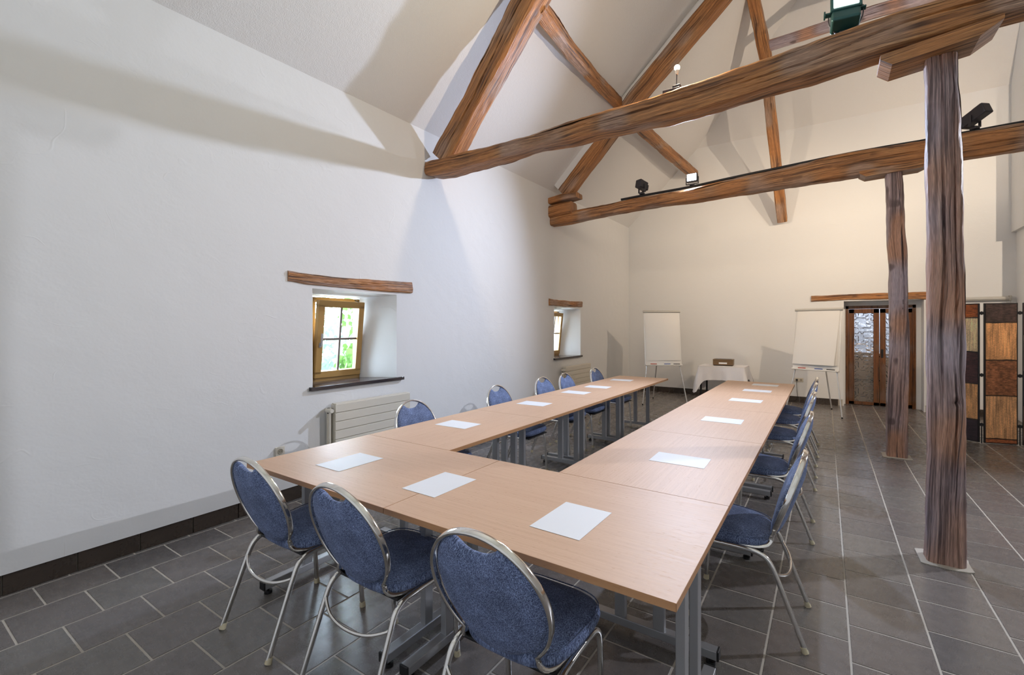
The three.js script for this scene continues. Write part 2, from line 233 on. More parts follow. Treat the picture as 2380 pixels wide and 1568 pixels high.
// floor tiles laid in running bond, rows parallel to the window wall
{
  const floor = structure('floor', box(-4.5, RIGHT_X + 0.2, -0.12, -0.0022, BACK_Z - 1.9, FRONT_Z + 0.2), matGrout, 'dark grey ceramic floor tiles with light joints');
  const xs = []; for (let k = 15; k >= 1; k--) xs.push(0.094 + 0.3205 * k); for (let k = 0; k <= 11; k++) xs.push(0.094 - 0.3258 * k); xs.push(-3.775, -3.99); xs.sort((a, b) => a - b);
  const PZ = 0.3185, J = 0.0095, all = [];
  for (let i = 0; i + 1 < xs.length; i++) {
    const x0 = xs[i], x1 = xs[i + 1], ph = ((i % 2) ? 0.0 : 0.5) * PZ + 0.02;
    for (let j = -4; j < 36; j++) {
      let z1 = -(j * PZ + ph), z0 = z1 - PZ; if (z0 > FRONT_Z || z1 < BACK_Z - 0.34) continue;
      if (x0 > RIGHT_X) continue;
      const q = [[x0, z0], [x1, z0], [x1, z1], [x0, z1]].map(([x, z]) => toPixel(V(x, 0, z))); let area = 0;
      if (q.every((p) => p[2] > 0.2)) { for (let k = 0; k < 4; k++) { const a = q[k], b = q[(k + 1) % 4]; area += a[0] * b[1] - b[0] * a[1]; } area = Math.abs(area) / 2; const c = toPixel(V((x0 + x1) / 2, 0, (z0 + z1) / 2)); if (c[0] < -40 || c[0] > IW + 40 || c[1] > IH + 60) area = 0; }
      const xm = (x0 + x1) / 2, zm = (z0 + z1) / 2; if (zm < -1.35 && zm > -2.1 && xm > -2.6 && xm < -0.5) area *= 0.5;
      all.push({ x0, x1, z0, z1, area, i, j });
    }
  }
  all.sort((a, b) => b.area - a.area);
  const shapes = {};
  const tileShape = (w, d) => {
    const key = w.toFixed(3) + '_' + d.toFixed(3); if (shapes[key]) return shapes[key];
    const a = w / 2 - J / 2, b = d / 2 - J / 2, c = 0.0015, T = 0, M = -0.0012, B = -0.008, L = [[a - c, T, b - c], [a, M, b], [a, B, b]], pos = [], uv = [];
    const tri = (...p) => { for (const q of p) { pos.push(...q); uv.push(q[0] / 0.32 + 0.5, q[2] / 0.32 + 0.5); } };
    const ring = L.map(([x, y, z]) => [[-x, y, -z], [-x, y, z], [x, y, z], [x, y, -z]]);
    tri(ring[0][0], ring[0][1], ring[0][2]); tri(ring[0][0], ring[0][2], ring[0][3]);
    for (let r = 0; r < 2; r++) for (let k = 0; k < 4; k++) { const m = (k + 1) % 4; tri(ring[r][k], ring[r + 1][k], ring[r + 1][m]); tri(ring[r][k], ring[r + 1][m], ring[r][m]); }
    const g = new THREE.BufferGeometry(); g.setAttribute('position', new THREE.Float32BufferAttribute(pos, 3)); g.setAttribute('uv', new THREE.Float32BufferAttribute(uv, 2)); g.computeVertexNormals(); return shapes[key] = g;
  };
  const rest = [], r = rng(5);
  all.forEach((t, n) => {
    const g = tileShape(t.x1 - t.x0, t.z1 - t.z0), dy = (r() - 0.5) * 0.0008, m = matTiles[Math.floor(r() * 4)], turn = r() < 0.5;
    if (n < 300) { const o = mesh('tile', g, m, floor); o.position.set((t.x0 + t.x1) / 2, dy, (t.z0 + t.z1) / 2); if (turn) o.rotation.y = Math.PI; }
    else rest.push(g.clone().translate((t.x0 + t.x1) / 2, dy, (t.z0 + t.z1) / 2));
  });
  const far = mesh('tile', merged(rest), matTiles[0], floor); far.userData.kind = 'stuff';
  // skirting tiles under the plaster edge
  const skirt = structure('baseboard_left', box(-0.034, -0.024, 0, 0.118, -11.2, 1.2), matGrout, 'dark tiles along the foot of the window wall'); skirt.position.x = WALL_X; skirt.rotation.y = WALL_TURN;
  const sg = rbox(-0.024, -0.008, 0.001, 0.1185, -0.1545, 0.1545, 0.002, 1);
  for (let s = -0.3; s < 10.9; s += 0.3155) mesh('skirting_tile', sg, matSkirt, skirt).position.z = -(s + 0.05);
  const back = structure('baseboard_back', merged([box(-3.95, DOOR.x0 - 0.02, 0, 0.118, BACK_Z - 0.011, BACK_Z - 0.006), box(DOOR.x1 + 0.02, 2.54, 0, 0.118, BACK_Z - 0.011, BACK_Z - 0.006)]), matGrout, 'dark tiles along the foot of the end wall');
  const bg = rbox(-0.1545, 0.1545, 0.001, 0.1185, -0.006, 0.009, 0.002, 1);
  for (const [a, b] of [[-3.9, DOOR.x0 - 0.05], [DOOR.x1 + 0.05, 2.5]]) for (let x = a + 0.155; x < b - 0.1; x += 0.3155) mesh('skirting_tile', bg, matSkirt, back).position.set(x, 0, BACK_Z);
}

// ------------------------------------------------------------------ old timbers
// stations: [centre, half width along side, half height along up]; hewn unevenness, cracks cut as grooves
function timber(stations, side, o = {}) {
  const { corner = 0.03, hew = 0.008, seed = 1, nu = 96, perM = 40, cracks = [], dents = [], waney = 0 } = o;
  const pts = stations.map((s) => s[0]); let len = 0; const L = pts.map((p, i) => len += i ? p.distanceTo(pts[i - 1]) : 0);
  const nv = Math.max(6, Math.round(len * perM)), B = side.clone().normalize();
  const sampleAt = (t) => { const x = t * len; let i = 0; while (i < pts.length - 2 && L[i + 1] < x) i++; const k = clamp((x - L[i]) / (L[i + 1] - L[i]), 0, 1), e = k * k * (3 - 2 * k) * 0.5 + k * 0.5;
    const T = pts[i + 1].clone().sub(pts[i]).normalize(); return { p: pts[i].clone().lerp(pts[i + 1], k), T, a: lerp(stations[i][1], stations[i + 1][1], e), b: lerp(stations[i][2], stations[i + 1][2], e) }; };
  const axis = pts[pts.length - 1].clone().sub(pts[0]).normalize(), N = axis.clone().cross(B).normalize(), C = N.clone().cross(axis).normalize();
  const f = (s, t) => {
    const { p, a, b } = sampleAt(t), r = corner * (1 + 0.6 * N3(s * 4 + seed, t * len * 1.3, seed)) + waney * Math.max(0, N3(Math.round(s * 4) * 7.3 + seed, t * len * 0.9, 2.2)), [x, y, nx, ny] = rrect(s, a, b, Math.max(0.006, r)), per = 4 * (a + b), l = t * len;
    let d = hew * (1.3 * N3(x * 3.1 + seed * 3, y * 3.1, l * 0.9) + 0.7 * N3(x * 9 + seed, y * 9 + 5, l * 3.5) + 0.35 * N3(x * 30, y * 30 + seed, l * 11));
    for (const c of cracks) { const sc = c.s + c.w * N3(l * (c.f || 1.1), seed + c.s * 9, 0.5), env = smooth(c.t0, c.t0 + 0.12, t) * smooth(c.t1, c.t1 - 0.12, t) * (0.55 + 0.6 * N3(l * 2.3, c.s * 20, seed)); let ds = Math.abs((((s - sc) % 1) + 1.5) % 1 - 0.5) * per; const hw = c.width * Math.max(0, env) + 1e-5; if (ds < hw) d -= c.depth * (1 - (ds / hw) ** 2) * smooth(0, 0.25, env); }
    for (const k of dents) { const q = Math.hypot((((s - k.s) % 1) + 1.5) % 1 * per - 0.5 * per, (t - k.t) * len); d -= k.depth * Math.exp(-((q / k.r) ** 2)) - 0.006 * Math.exp(-(((q - 2.6 * k.r) / k.r) ** 2)); }
    return [p.addScaledVector(C, x + nx * d).addScaledVector(N, y + ny * d), s * per + seed * 0.37, l + seed * 0.61];
  };
  const g = grid(nu, nv, f, true), ring = (t) => Array.from({ length: nu }, (_, k) => f(k / nu, t)[0]);
  return outward(merged([g, fanCap(ring(0), (p) => [p.dot(C), p.dot(N) * 0.3], true), fanCap(ring(1), (p) => [p.dot(C), p.dot(N) * 0.3], false)]));
}
const interp = (list, x) => { let i = 0; while (i < list.length - 2 && list[i + 1][0] < x) i++; const [a, b] = [list[i], list[i + 1]]; return lerp(a[1], b[1], clamp((x - a[0]) / (b[0] - a[0]), -0.2, 1.2)); };
function profiled(top, bottom, zf, zb, x0, x1, n) {   // outline of a cross beam from the photograph's edges on its front and back planes
  const T = top.map(([u, v]) => at(u, v, 'z', zf)).map((p) => [p.x, p.y]), Bt = bottom.map(([u, v]) => at(u, v, 'z', zb)).map((p) => [p.x, p.y]);
  return Array.from({ length: n + 1 }, (_, i) => { const x = lerp(x0, x1, i / n), a = interp(T, x), b = interp(Bt, x); return [V(x, (a + b) / 2, (zf + zb) / 2), Math.abs(zf - zb) / 2, (a - b) / 2]; });
}
const B1 = { zf: -3.86, zb: -4.08 }, B2 = { zf: -6.85, zb: -7.04 };
const beam1 = profiled([[986, 375], [1054, 359], [1150, 332], [1257, 300], [1364, 264], [1443, 243], [1543, 211], [1614, 189], [1700, 159], [1768, 136], [1850, 107], [1957, 68], [2064, 29], [2136, 7]],
  [[986, 411], [1046, 418], [1114, 396], [1186, 382], [1257, 357], [1329, 345], [1418, 323], [1507, 304], [1596, 289], [1700, 258], [1779, 232], [1886, 204], [1993, 171], [2380, 54]], B1.zf, B1.zb, -3.9, 1.0, 26);
beam1.push([V(3.2, 3.36, -3.97), 0.11, 0.13], [V(5.7, 3.34, -3.97), 0.11, 0.13]);
const beam2 = profiled([[1264, 504], [1329, 489], [1400, 475], [1454, 462], [1600, 437], [1707, 411], [1814, 388], [1921, 364], [2029, 343], [2136, 327], [2239, 307], [2380, 282]],
  [[1264, 523], [1279, 529], [1329, 521], [1400, 507], [1471, 493], [1543, 482], [1629, 473], [1707, 459], [1814, 441], [1921, 427], [1993, 416], [2243, 377], [2380, 355]], B2.zf, B2.zb, -3.95, 1.75, 26);
beam2.push([V(3.6, 3.5, -6.945), 0.095, 0.13], [V(5.7, 3.5, -6.945), 0.095, 0.13]);
soloThing('tie_beam', timber(beam1, V(0, 0, 1), { seed: 3, nu: 150, perM: 34, hew: 0.014, corner: 0.035, cracks: [{ s: 0.10, w: 0.05, width: 0.011, depth: 0.03, t0: 0.3, t1: 0.86 }, { s: 0.07, w: 0.04, width: 0.006, depth: 0.02, t0: 0.05, t1: 0.42 }, { s: 0.17, w: 0.03, width: 0.005, depth: 0.014, t0: 0.2, t1: 0.5 }, { s: 0.03, w: 0.05, width: 0.005, depth: 0.015, t0: 0.12, t1: 0.36 }] }), matBeam, 'long rough oak tie beam on the thick post, carrying bare bulb and stage light', 'beam');
soloThing('tie_beam', timber(beam2, V(0, 0, 1), { seed: 8, nu: 130, perM: 30, hew: 0.012, corner: 0.04, cracks: [{ s: 0.12, w: 0.04, width: 0.007, depth: 0.02, t0: 0.35, t1: 0.75 }, { s: 0.16, w: 0.04, width: 0.006, depth: 0.018, t0: 0.62, t1: 0.95 }, { s: 0.06, w: 0.03, width: 0.005, depth: 0.015, t0: 0.05, t1: 0.3 }] }), matBeam, 'rough oak tie beam with black light track, resting on the thinner post farther back', 'beam');

function post(left, right, zf, zb, y1, opts) {
  const X = (list, z) => list.map(([u, v]) => at(u, v, 'z', z)).map((p) => [p.y, p.x]).sort((a, b) => a[0] - b[0]); const l = X(left, zb), r = X(right, zf), n = 18;
  const st = Array.from({ length: n + 1 }, (_, i) => { const y = lerp(0, y1, i / n), a = interp(l, y), b = interp(r, y); return [V((a + b) / 2, y, (zf + zb) / 2), (b - a) / 2, (zf - zb) / 2]; });
  return timber(st, V(1, 0, 0), opts);
}
const P1 = { zf: -3.925, zb: -4.09 }, P2 = { zf: -6.85, zb: -7.03 };
soloThing('timber_post', post([[2142, 1300], [2147, 1140], [2151, 1008], [2150, 908], [2147, 809], [2149, 684], [2151, 560], [2148, 400], [2145, 255], [2141, 140]], [[2249, 1315], [2250, 1150], [2250, 958], [2247, 809], [2246, 560], [2241, 400], [2236, 280], [2231, 204], [2228, 97]], P1.zf, P1.zb, 3.215,
  { seed: 21, nu: 160, perM: 44, hew: 0.010, corner: 0.035, waney: 0.05, dents: [{ s: 0.88, t: 0.32, r: 0.014, depth: 0.04 }], cracks: [{ s: 0.885, w: 0.03, width: 0.007, depth: 0.026, t0: 0.36, t1: 1.1, f: 0.8 }, { s: 0.80, w: 0.03, width: 0.010, depth: 0.02, t0: 0.3, t1: 1.1, f: 0.7 }, { s: 0.88, w: 0.03, width: 0.006, depth: 0.02, t0: 0.1, t1: 0.42 }, { s: 0.62, w: 0.03, width: 0.007, depth: 0.02, t0: 0.1, t1: 0.7 }] }), matPost, 'thick dark hand-hewn oak post with a knot hole, standing nearer the tables', 'post');
soloThing('timber_post', post([[2057, 1060], [2060, 911], [2065, 815], [2066, 719], [2065, 624], [2061, 560], [2059, 500], [2055, 411]], [[2111, 1062], [2112, 943], [2115, 847], [2114, 687], [2111, 580], [2107, 540], [2102, 464], [2097, 400]], P2.zf, P2.zb, 3.285,
  { seed: 33, nu: 120, perM: 36, hew: 0.010, corner: 0.03, waney: 0.04, dents: [{ s: 0.88, t: 0.36, r: 0.02, depth: 0.02 }], cracks: [{ s: 0.89, w: 0.04, width: 0.007, depth: 0.024, t0: 0.4, t1: 1.1, f: 0.7 }, { s: 0.86, w: 0.03, width: 0.005, depth: 0.015, t0: 0.05, t1: 0.45 }] }), matPost, 'thinner bent oak post in front of the glazed door', 'post');
// saddles between post and beam
function saddle(x0, x1, y0, y1, zf, zb, tilt, label, seed) {
  const g = extruded([[x0 + 0.0, y1], [x0, y1 - 0.028], [x0 + 0.06, y0], [x1 - 0.10, y0], [x1, y1 - 0.028], [x1, y1]], zf - zb); g.translate(0, 0, zb); const h = toCreasedNormals(metreUV(g), 0.5), p = h.attributes.position, u = h.attributes.uv; for (let i = 0; i < p.count; i++) { p.setY(i, p.getY(i) + tilt * (p.getX(i) - x0)); const a = u.getX(i); u.setXY(i, u.getY(i) + seed, a); } h.computeVertexNormals();
  soloThing('saddle_block', h, matBeam, label, 'beam');
}
saddle(0.295, 0.865, 3.185, 3.268, -3.845, -4.10, 0.11, 'short oak saddle block with slanted ends on top of the thick post', 0.3);
saddle(0.33, 0.98, 3.262, 3.335, -6.82, -7.06, 0.03, 'short oak saddle block on top of the thinner post', 0.7);
// mortar pads round the feet of the posts
for (const [x0, x1, z0, z1, lb] of [[0.50, 0.75, -4.13, -3.885, 'thin mortar pad round the foot of the thick post'], [0.545, 0.81, -7.07, -6.81, 'thin mortar pad round the foot of the thinner post']]) {
  const r = rng(Math.round(x0 * 100)), P = Array.from({ length: 22 }, (_, k) => { const [x, y] = rrect(k / 22, (x1 - x0) / 2, (z1 - z0) / 2, 0.02); return [x * (1 + 0.06 * (r() - 0.4)), y * (1 + 0.08 * (r() - 0.4))]; });
  const g = extruded(P, 0.006); g.rotateX(-Math.PI / 2); g.translate((x0 + x1) / 2, 0.0005, (z0 + z1) / 2); soloThing('mortar_pad', g, matGrout, lb, 'mortar');
}
// principal rafters, braces, hip timbers
const raft1 = [V(-3.62, 3.40, -3.98), V(-3.12, 4.02, -3.98), V(-2.55, 4.70, -3.98), V(-1.2, 6.16, -3.98), V(0.45, 7.85, -3.98)];
soloThing('principal_rafter', timber(raft1.map((p, i) => [p, 0.115, [0.155, 0.125, 0.15, 0.14, 0.13][i]]), V(0, 0, 1), { seed: 44, nu: 120, perM: 34, hew: 0.014, corner: 0.035, cracks: [{ s: 0.12, w: 0.05, width: 0.014, depth: 0.04, t0: -0.1, t1: 0.6 }, { s: 0.2, w: 0.04, width: 0.006, depth: 0.02, t0: 0.02, t1: 0.5 }] }), matBeam, 'heavy split oak rafter rising from the end of the bulb-carrying tie beam', 'beam');
const raft2 = [at(1312, 452, 'z', -6.95), at(1395, 342, 'z', -6.95), at(1478, 228, 'z', -6.95), at(1668, 2, 'z', -6.95)]; raft2.push(raft2[3].clone().add(raft2[3].clone().sub(raft2[2]).multiplyScalar(1.25)));
soloThing('principal_rafter', timber(raft2.map((p, i) => [p, 0.10, [0.115, 0.11, 0.125, 0.13, 0.12][i]]), V(0, 0, 1), { seed: 52, nu: 80, perM: 24, hew: 0.008, corner: 0.03, cracks: [{ s: 0.1, w: 0.04, width: 0.005, depth: 0.015, t0: 0.1, t1: 0.9 }] }), matBeam, 'oak rafter standing on the stub blocks above the track-carrying tie beam', 'beam');
{ // plaster rib that fills the gap between that rafter and the roof slope
  const dir = raft2[3].clone().sub(raft2[0]).normalize(), nrm = V(-dir.y, dir.x, 0), st = [raft2[0], raft2[4]].map((p) => [p.clone().addScaledVector(nrm, 0.17), 0.075, 0.10]);
  soloThing('plaster_rib', timber(st, V(0, 0, 1), { seed: 2, nu: 24, perM: 4, hew: 0.003, corner: 0.01 }), matPlaster, 'white plaster rib between rafter and roof slope', 'plaster rib');
}
soloThing('wind_brace', timber([[V(-2.40, 4.74, -4.02), 0.075, 0.08], [V(-2.52, 4.80, -5.0), 0.07, 0.085], [V(-2.60, 4.88, -6.0), 0.07, 0.08], [V(-2.68, 4.99, -6.95), 0.07, 0.08]], V(1, 0, 0), { seed: 61, nu: 80, perM: 30, hew: 0.012, corner: 0.04 }), matBeam, 'slanting oak brace between the two rafters', 'beam');
soloThing('wind_brace', timber([[V(-2.57, 4.80, -7.0), 0.08, 0.085], [V(-2.50, 4.84, -9.0), 0.08, 0.085], [V(-2.425, 4.885, -10.82), 0.08, 0.085]], V(1, 0, 0), { seed: 66, nu: 60, perM: 20, hew: 0.01, corner: 0.03, cracks: [{ s: 0.1, w: 0.04, width: 0.006, depth: 0.02, t0: 0.1, t1: 0.8 }] }), matBeam, 'slanting oak brace running from the far rafter to the end wall', 'beam');
soloThing('hip_strut', timber([[V(-0.715, 3.63, -10.70), 0.085, 0.085], [V(-0.78, 4.6, -10.15), 0.085, 0.085], [V(-0.845, 5.62, -9.6), 0.085, 0.09], [V(-0.846, 6.06, -9.14), 0.09, 0.1], [V(-0.944, 6.69, -8.24), 0.085, 0.1], [V(-0.97, 6.83, -8.03), 0.085, 0.1]], V(1, 0, 0), { seed: 71, nu: 60, perM: 22, hew: 0.008, corner: 0.02, cracks: [{ s: 0.62, w: 0.04, width: 0.005, depth: 0.015, t0: 0.02, t1: 0.5 }] }), matBeam, 'upright oak strut leaning from the end wall towards the roof', 'beam');
soloThing('hip_rail', timber([[V(-0.79, 6.25, -8.92), 0.07, 0.072], [V(0.6, 6.29, -8.92), 0.07, 0.078], [V(2.6, 6.27, -8.92), 0.07, 0.075]], V(0, 0, 1), { seed: 77, nu: 48, perM: 14, hew: 0.006, corner: 0.02 }), matPost, 'dark thin roof rail running level from the oak strut', 'beam');
// stub blocks at the wall end of the far beam
{
  const xl = -3.93;
  soloThing('stub_block', timber([[V(xl, 3.45, -6.93), 0.13, 0.10], [V(-3.46, 3.47, -6.93), 0.125, 0.105]], V(0, 0, 1), { seed: 81, nu: 60, perM: 40, hew: 0.008, corner: 0.05 }), matBeam, 'short sawn oak stub resting on the wall end of the track-carrying beam', 'beam');
  soloThing('stub_block', timber([[V(xl, 3.62, -6.93), 0.14, 0.05], [V(-3.6, 3.655, -6.93), 0.14, 0.055], [V(-3.36, 3.66, -6.93), 0.12, 0.045]], V(0, 0, 1), { seed: 84, nu: 60, perM: 40, hew: 0.008, corner: 0.03 }), matBeam, 'flat oak bearing plate on the stub, under the far rafter', 'beam');
}
// lintels set into the plaster
function lintel(a, b, hA, hB, side, seed, mid, label, depth) {
  const st = [[a, depth, hA], [a.clone().lerp(b, 0.3).add(V(0, mid, 0)), depth, (hA + hB) / 2 * 0.95], [a.clone().lerp(b, 0.7).add(V(0, mid * 0.7, 0)), depth, (hA + hB) / 2], [b, depth, hB]];
  soloThing('timber_lintel', timber(st, side, { seed, nu: 70, perM: 46, hew: 0.014, corner: 0.014, cracks: [{ s: 0.12, w: 0.05, width: 0.005, depth: 0.015, t0: 0.05, t1: 0.6 }, { s: 0.08, w: 0.04, width: 0.005, depth: 0.015, t0: 0.5, t1: 1.0 }] }), matBeam, label, 'beam');
}
const sideL = V(cw, 0, -sw);
lintel(LW(2.20, 1.932, -0.04), LW(3.646, 1.942, -0.04), 0.049, 0.062, sideL, 91, -0.014, 'rough oak lintel over the window beside the nearer radiator', 0.06);
lintel(LW(6.815, 1.922, -0.04), LW(8.11, 1.932, -0.04), 0.054, 0.05, sideL, 95, -0.01, 'rough oak lintel over the window beside the farther radiator', 0.06);
lintel(V(-0.235, 2.045, BACK_Z - 0.04), V(1.72, 2.045, BACK_Z - 0.04), 0.052, 0.07, V(0, 0, 1), 99, 0.02, 'long crooked oak lintel above the glazed double door', 0.065);

// ------------------------------------------------------------------ windows in the left wall
const leafShape = (() => { const sh = new THREE.Shape(); sh.moveTo(0, 0); sh.quadraticCurveTo(0.55, 0.15, 0.5, 0.5); sh.lineTo(0.22, 0.6); sh.lineTo(0, 1); sh.lineTo(-0.22, 0.6); sh.lineTo(-0.5, 0.5); sh.quadraticCurveTo(-0.55, 0.15, 0, 0); return new THREE.ShapeGeometry(sh, 3); })();
WINS.forEach((w, n) => {
  const win = structure('window_' + (n + 1), null, null, n ? 'ochre timber window tilted open beside the farther radiator' : 'ochre timber window tilted open beside the nearer radiator');
  win.position.x = WALL_X; win.rotation.y = WALL_TURN;
  const y0 = 0.955, y1 = 1.795, z0 = -w.b1, z1 = -w.b0, d = -WIN_D - 0.005;
  mesh('frame', merged([rbox(d - 0.07, d, y0, y0 + 0.045, z0, z1), rbox(d - 0.07, d, y1 - 0.05, y1, z0, z1), rbox(d - 0.07, d, y0, y1, z0, z0 + 0.035), rbox(d - 0.07, d, y0, y1, z1 - 0.035, z1)]), matOchre, win);
  const sash = new THREE.Group(); sash.name = 'sash'; sash.position.set(d - 0.002, y0 + 0.04, 0); sash.rotation.z = -0.105; win.add(sash);
  const h = y1 - y0 - 0.07, a = z0 + 0.012, b = z1 - 0.012, t = 0.066;
  mesh('sash_frame', merged([rbox(-0.03, 0.025, 0, t, a, b), rbox(-0.03, 0.025, h - t, h, a, b), rbox(-0.03, 0.025, t * 0.6, h - t * 0.6, a, a + t), rbox(-0.03, 0.025, t * 0.6, h - t * 0.6, b - t, b)]), matOchre, sash);
  const p = mesh('pane', box(-0.004, 0, t - 0.005, h - t + 0.005, a + t - 0.005, b - t + 0.005), matGlass, sash);
  const mz = (a + b) / 2, grey = new THREE.MeshStandardMaterial({ color: new THREE.Color().setRGB(0.16, 0.13, 0.11), roughness: 0.5 });
  mesh('glazing_bar', rbox(-0.014, 0.008, t, h - t, mz - 0.011, mz + 0.011, 0.002, 1), grey, sash);
  mesh('glazing_bar', rbox(-0.013, 0.007, h / 2 - 0.011, h / 2 + 0.011, a + t, b - t, 0.002, 1), grey, sash);
  mesh('handle', merged([rbox(0.025, 0.036, h * 0.40, h * 0.46, b - 0.047, b - 0.02, 0.003), rbox(0.04, 0.056, h * 0.42, h * 0.58, b - 0.041, b - 0.026, 0.004), cyl(V(0.03, h * 0.43, b - 0.033), V(0.052, h * 0.43, b - 0.033), 0.007)]), matGreySteel, sash);
  mesh('tilt_stay', cyl(V(0.0, h - 0.02, a + 0.01), V(-0.085, h + 0.015, a + 0.05), 0.005), matBlack, sash);
  const sill = rbox(-WIN_D - 0.01, 0.035, WIN_Y0 - 0.002, WIN_Y0 + 0.03, -(n ? 8.105 : 3.51), -(n ? 6.985 : 2.40), 0.003);
  const sl = soloThing('window_sill', sill, matSill, n ? 'glossy black stone sill under the window by the farther radiator' : 'glossy black stone sill under the window by the nearer radiator', 'window sill'); sl.position.x = WALL_X; sl.rotation.y = WALL_TURN;
});
// outside: ground, creeper on the outer wall, shrubs
{
  const bounceYard = soloThing('bounce_yard', box(-26, -4.7, -0.5, -0.35, -24, 10), new THREE.MeshStandardMaterial({ color: new THREE.Color().setRGB(0.55, 0.54, 0.52), roughness: 1 }), 'yard outside the windows, made pale gravel to bounce light into the reveals', 'yard'); bounceYard.userData.kind = 'structure';  // ground made pale for a brighter, neutral bounce into the window reveals
  const leafMat = (r, g, b) => new THREE.MeshPhysicalMaterial({ color: new THREE.Color().setRGB(r, g, b), roughness: 0.9, transmission: 0.15, thickness: 0, side: THREE.DoubleSide });
  const mats = [leafMat(0.07, 0.16, 0.02), leafMat(0.09, 0.15, 0.09)];
  function leaves(name, label, category, count, place, mat, seed) {
    const r = rng(seed), m = new THREE.InstancedMesh(leafShape, mat, count), o = new THREE.Object3D(); m.castShadow = m.receiveShadow = true;
    for (let i = 0; i < count; i++) { const [p, s] = place(r); o.position.copy(p); o.rotation.set((r() - 0.5) * 1.6, Math.PI / 2 + (r() - 0.5) * 1.6, Math.PI + (r() - 0.5) * 1.4); o.scale.setScalar(s); o.updateMatrix(); m.setMatrixAt(i, o.matrix); }
    m.name = 'foliage'; m.userData.kind = 'stuff'; const g = thing(name, label, category); g.add(m); return g;
  }
  for (const w of WINS) {
    const first = w === WINS[0];
    const g = leaves('climbing_vine', first ? 'green creeper hanging outside the nearer window' : 'green creeper hanging outside the farther window', 'vine', 420, (r) => { const y = 0.6 + r() * 1.6, c = 3.46 + 0.12 * Math.sin(y * 5) + (first ? 0 : 4.6); return [LW(c + (r() - 0.5) * (0.34 - 0.1 * Math.sin(y * 7)) - 0.0, y, -0.62 - r() * 0.22), 0.05 + r() * 0.05]; }, mats[0], first ? 7 : 8);
    const c = 3.5 + (first ? 0 : 4.6); mesh('stem', sweep(curve([LW(c, -0.36, -0.85), LW(c + 0.05, 0.7, -0.88), LW(c - 0.04, 1.4, -0.86), LW(c + 0.03, 2.4, -0.9)], 16), V(0, 0, 1), 0.03, 0.03, 0.014, 8), matPost, g);
  }
  const shrub = leaves('shrub', 'loose pale shrub far outside the windows', 'shrub', 2600, (r) => { const a = r() * 6.28, q = Math.sqrt(r()); return [V(-11.5 + Math.cos(a) * q * 1.6 + (r() - 0.5), -0.2 + r() * 2.6 * (1.1 - q * 0.5), -8.4 + Math.sin(a) * q * 3.4), 0.09 + r() * 0.12]; }, mats[1], 9);
  mesh('trunk', cyl(V(-11.5, -0.4, -8.4), V(-11.4, 1.6, -8.3), 0.09, 0.04), matPost, shrub);
}

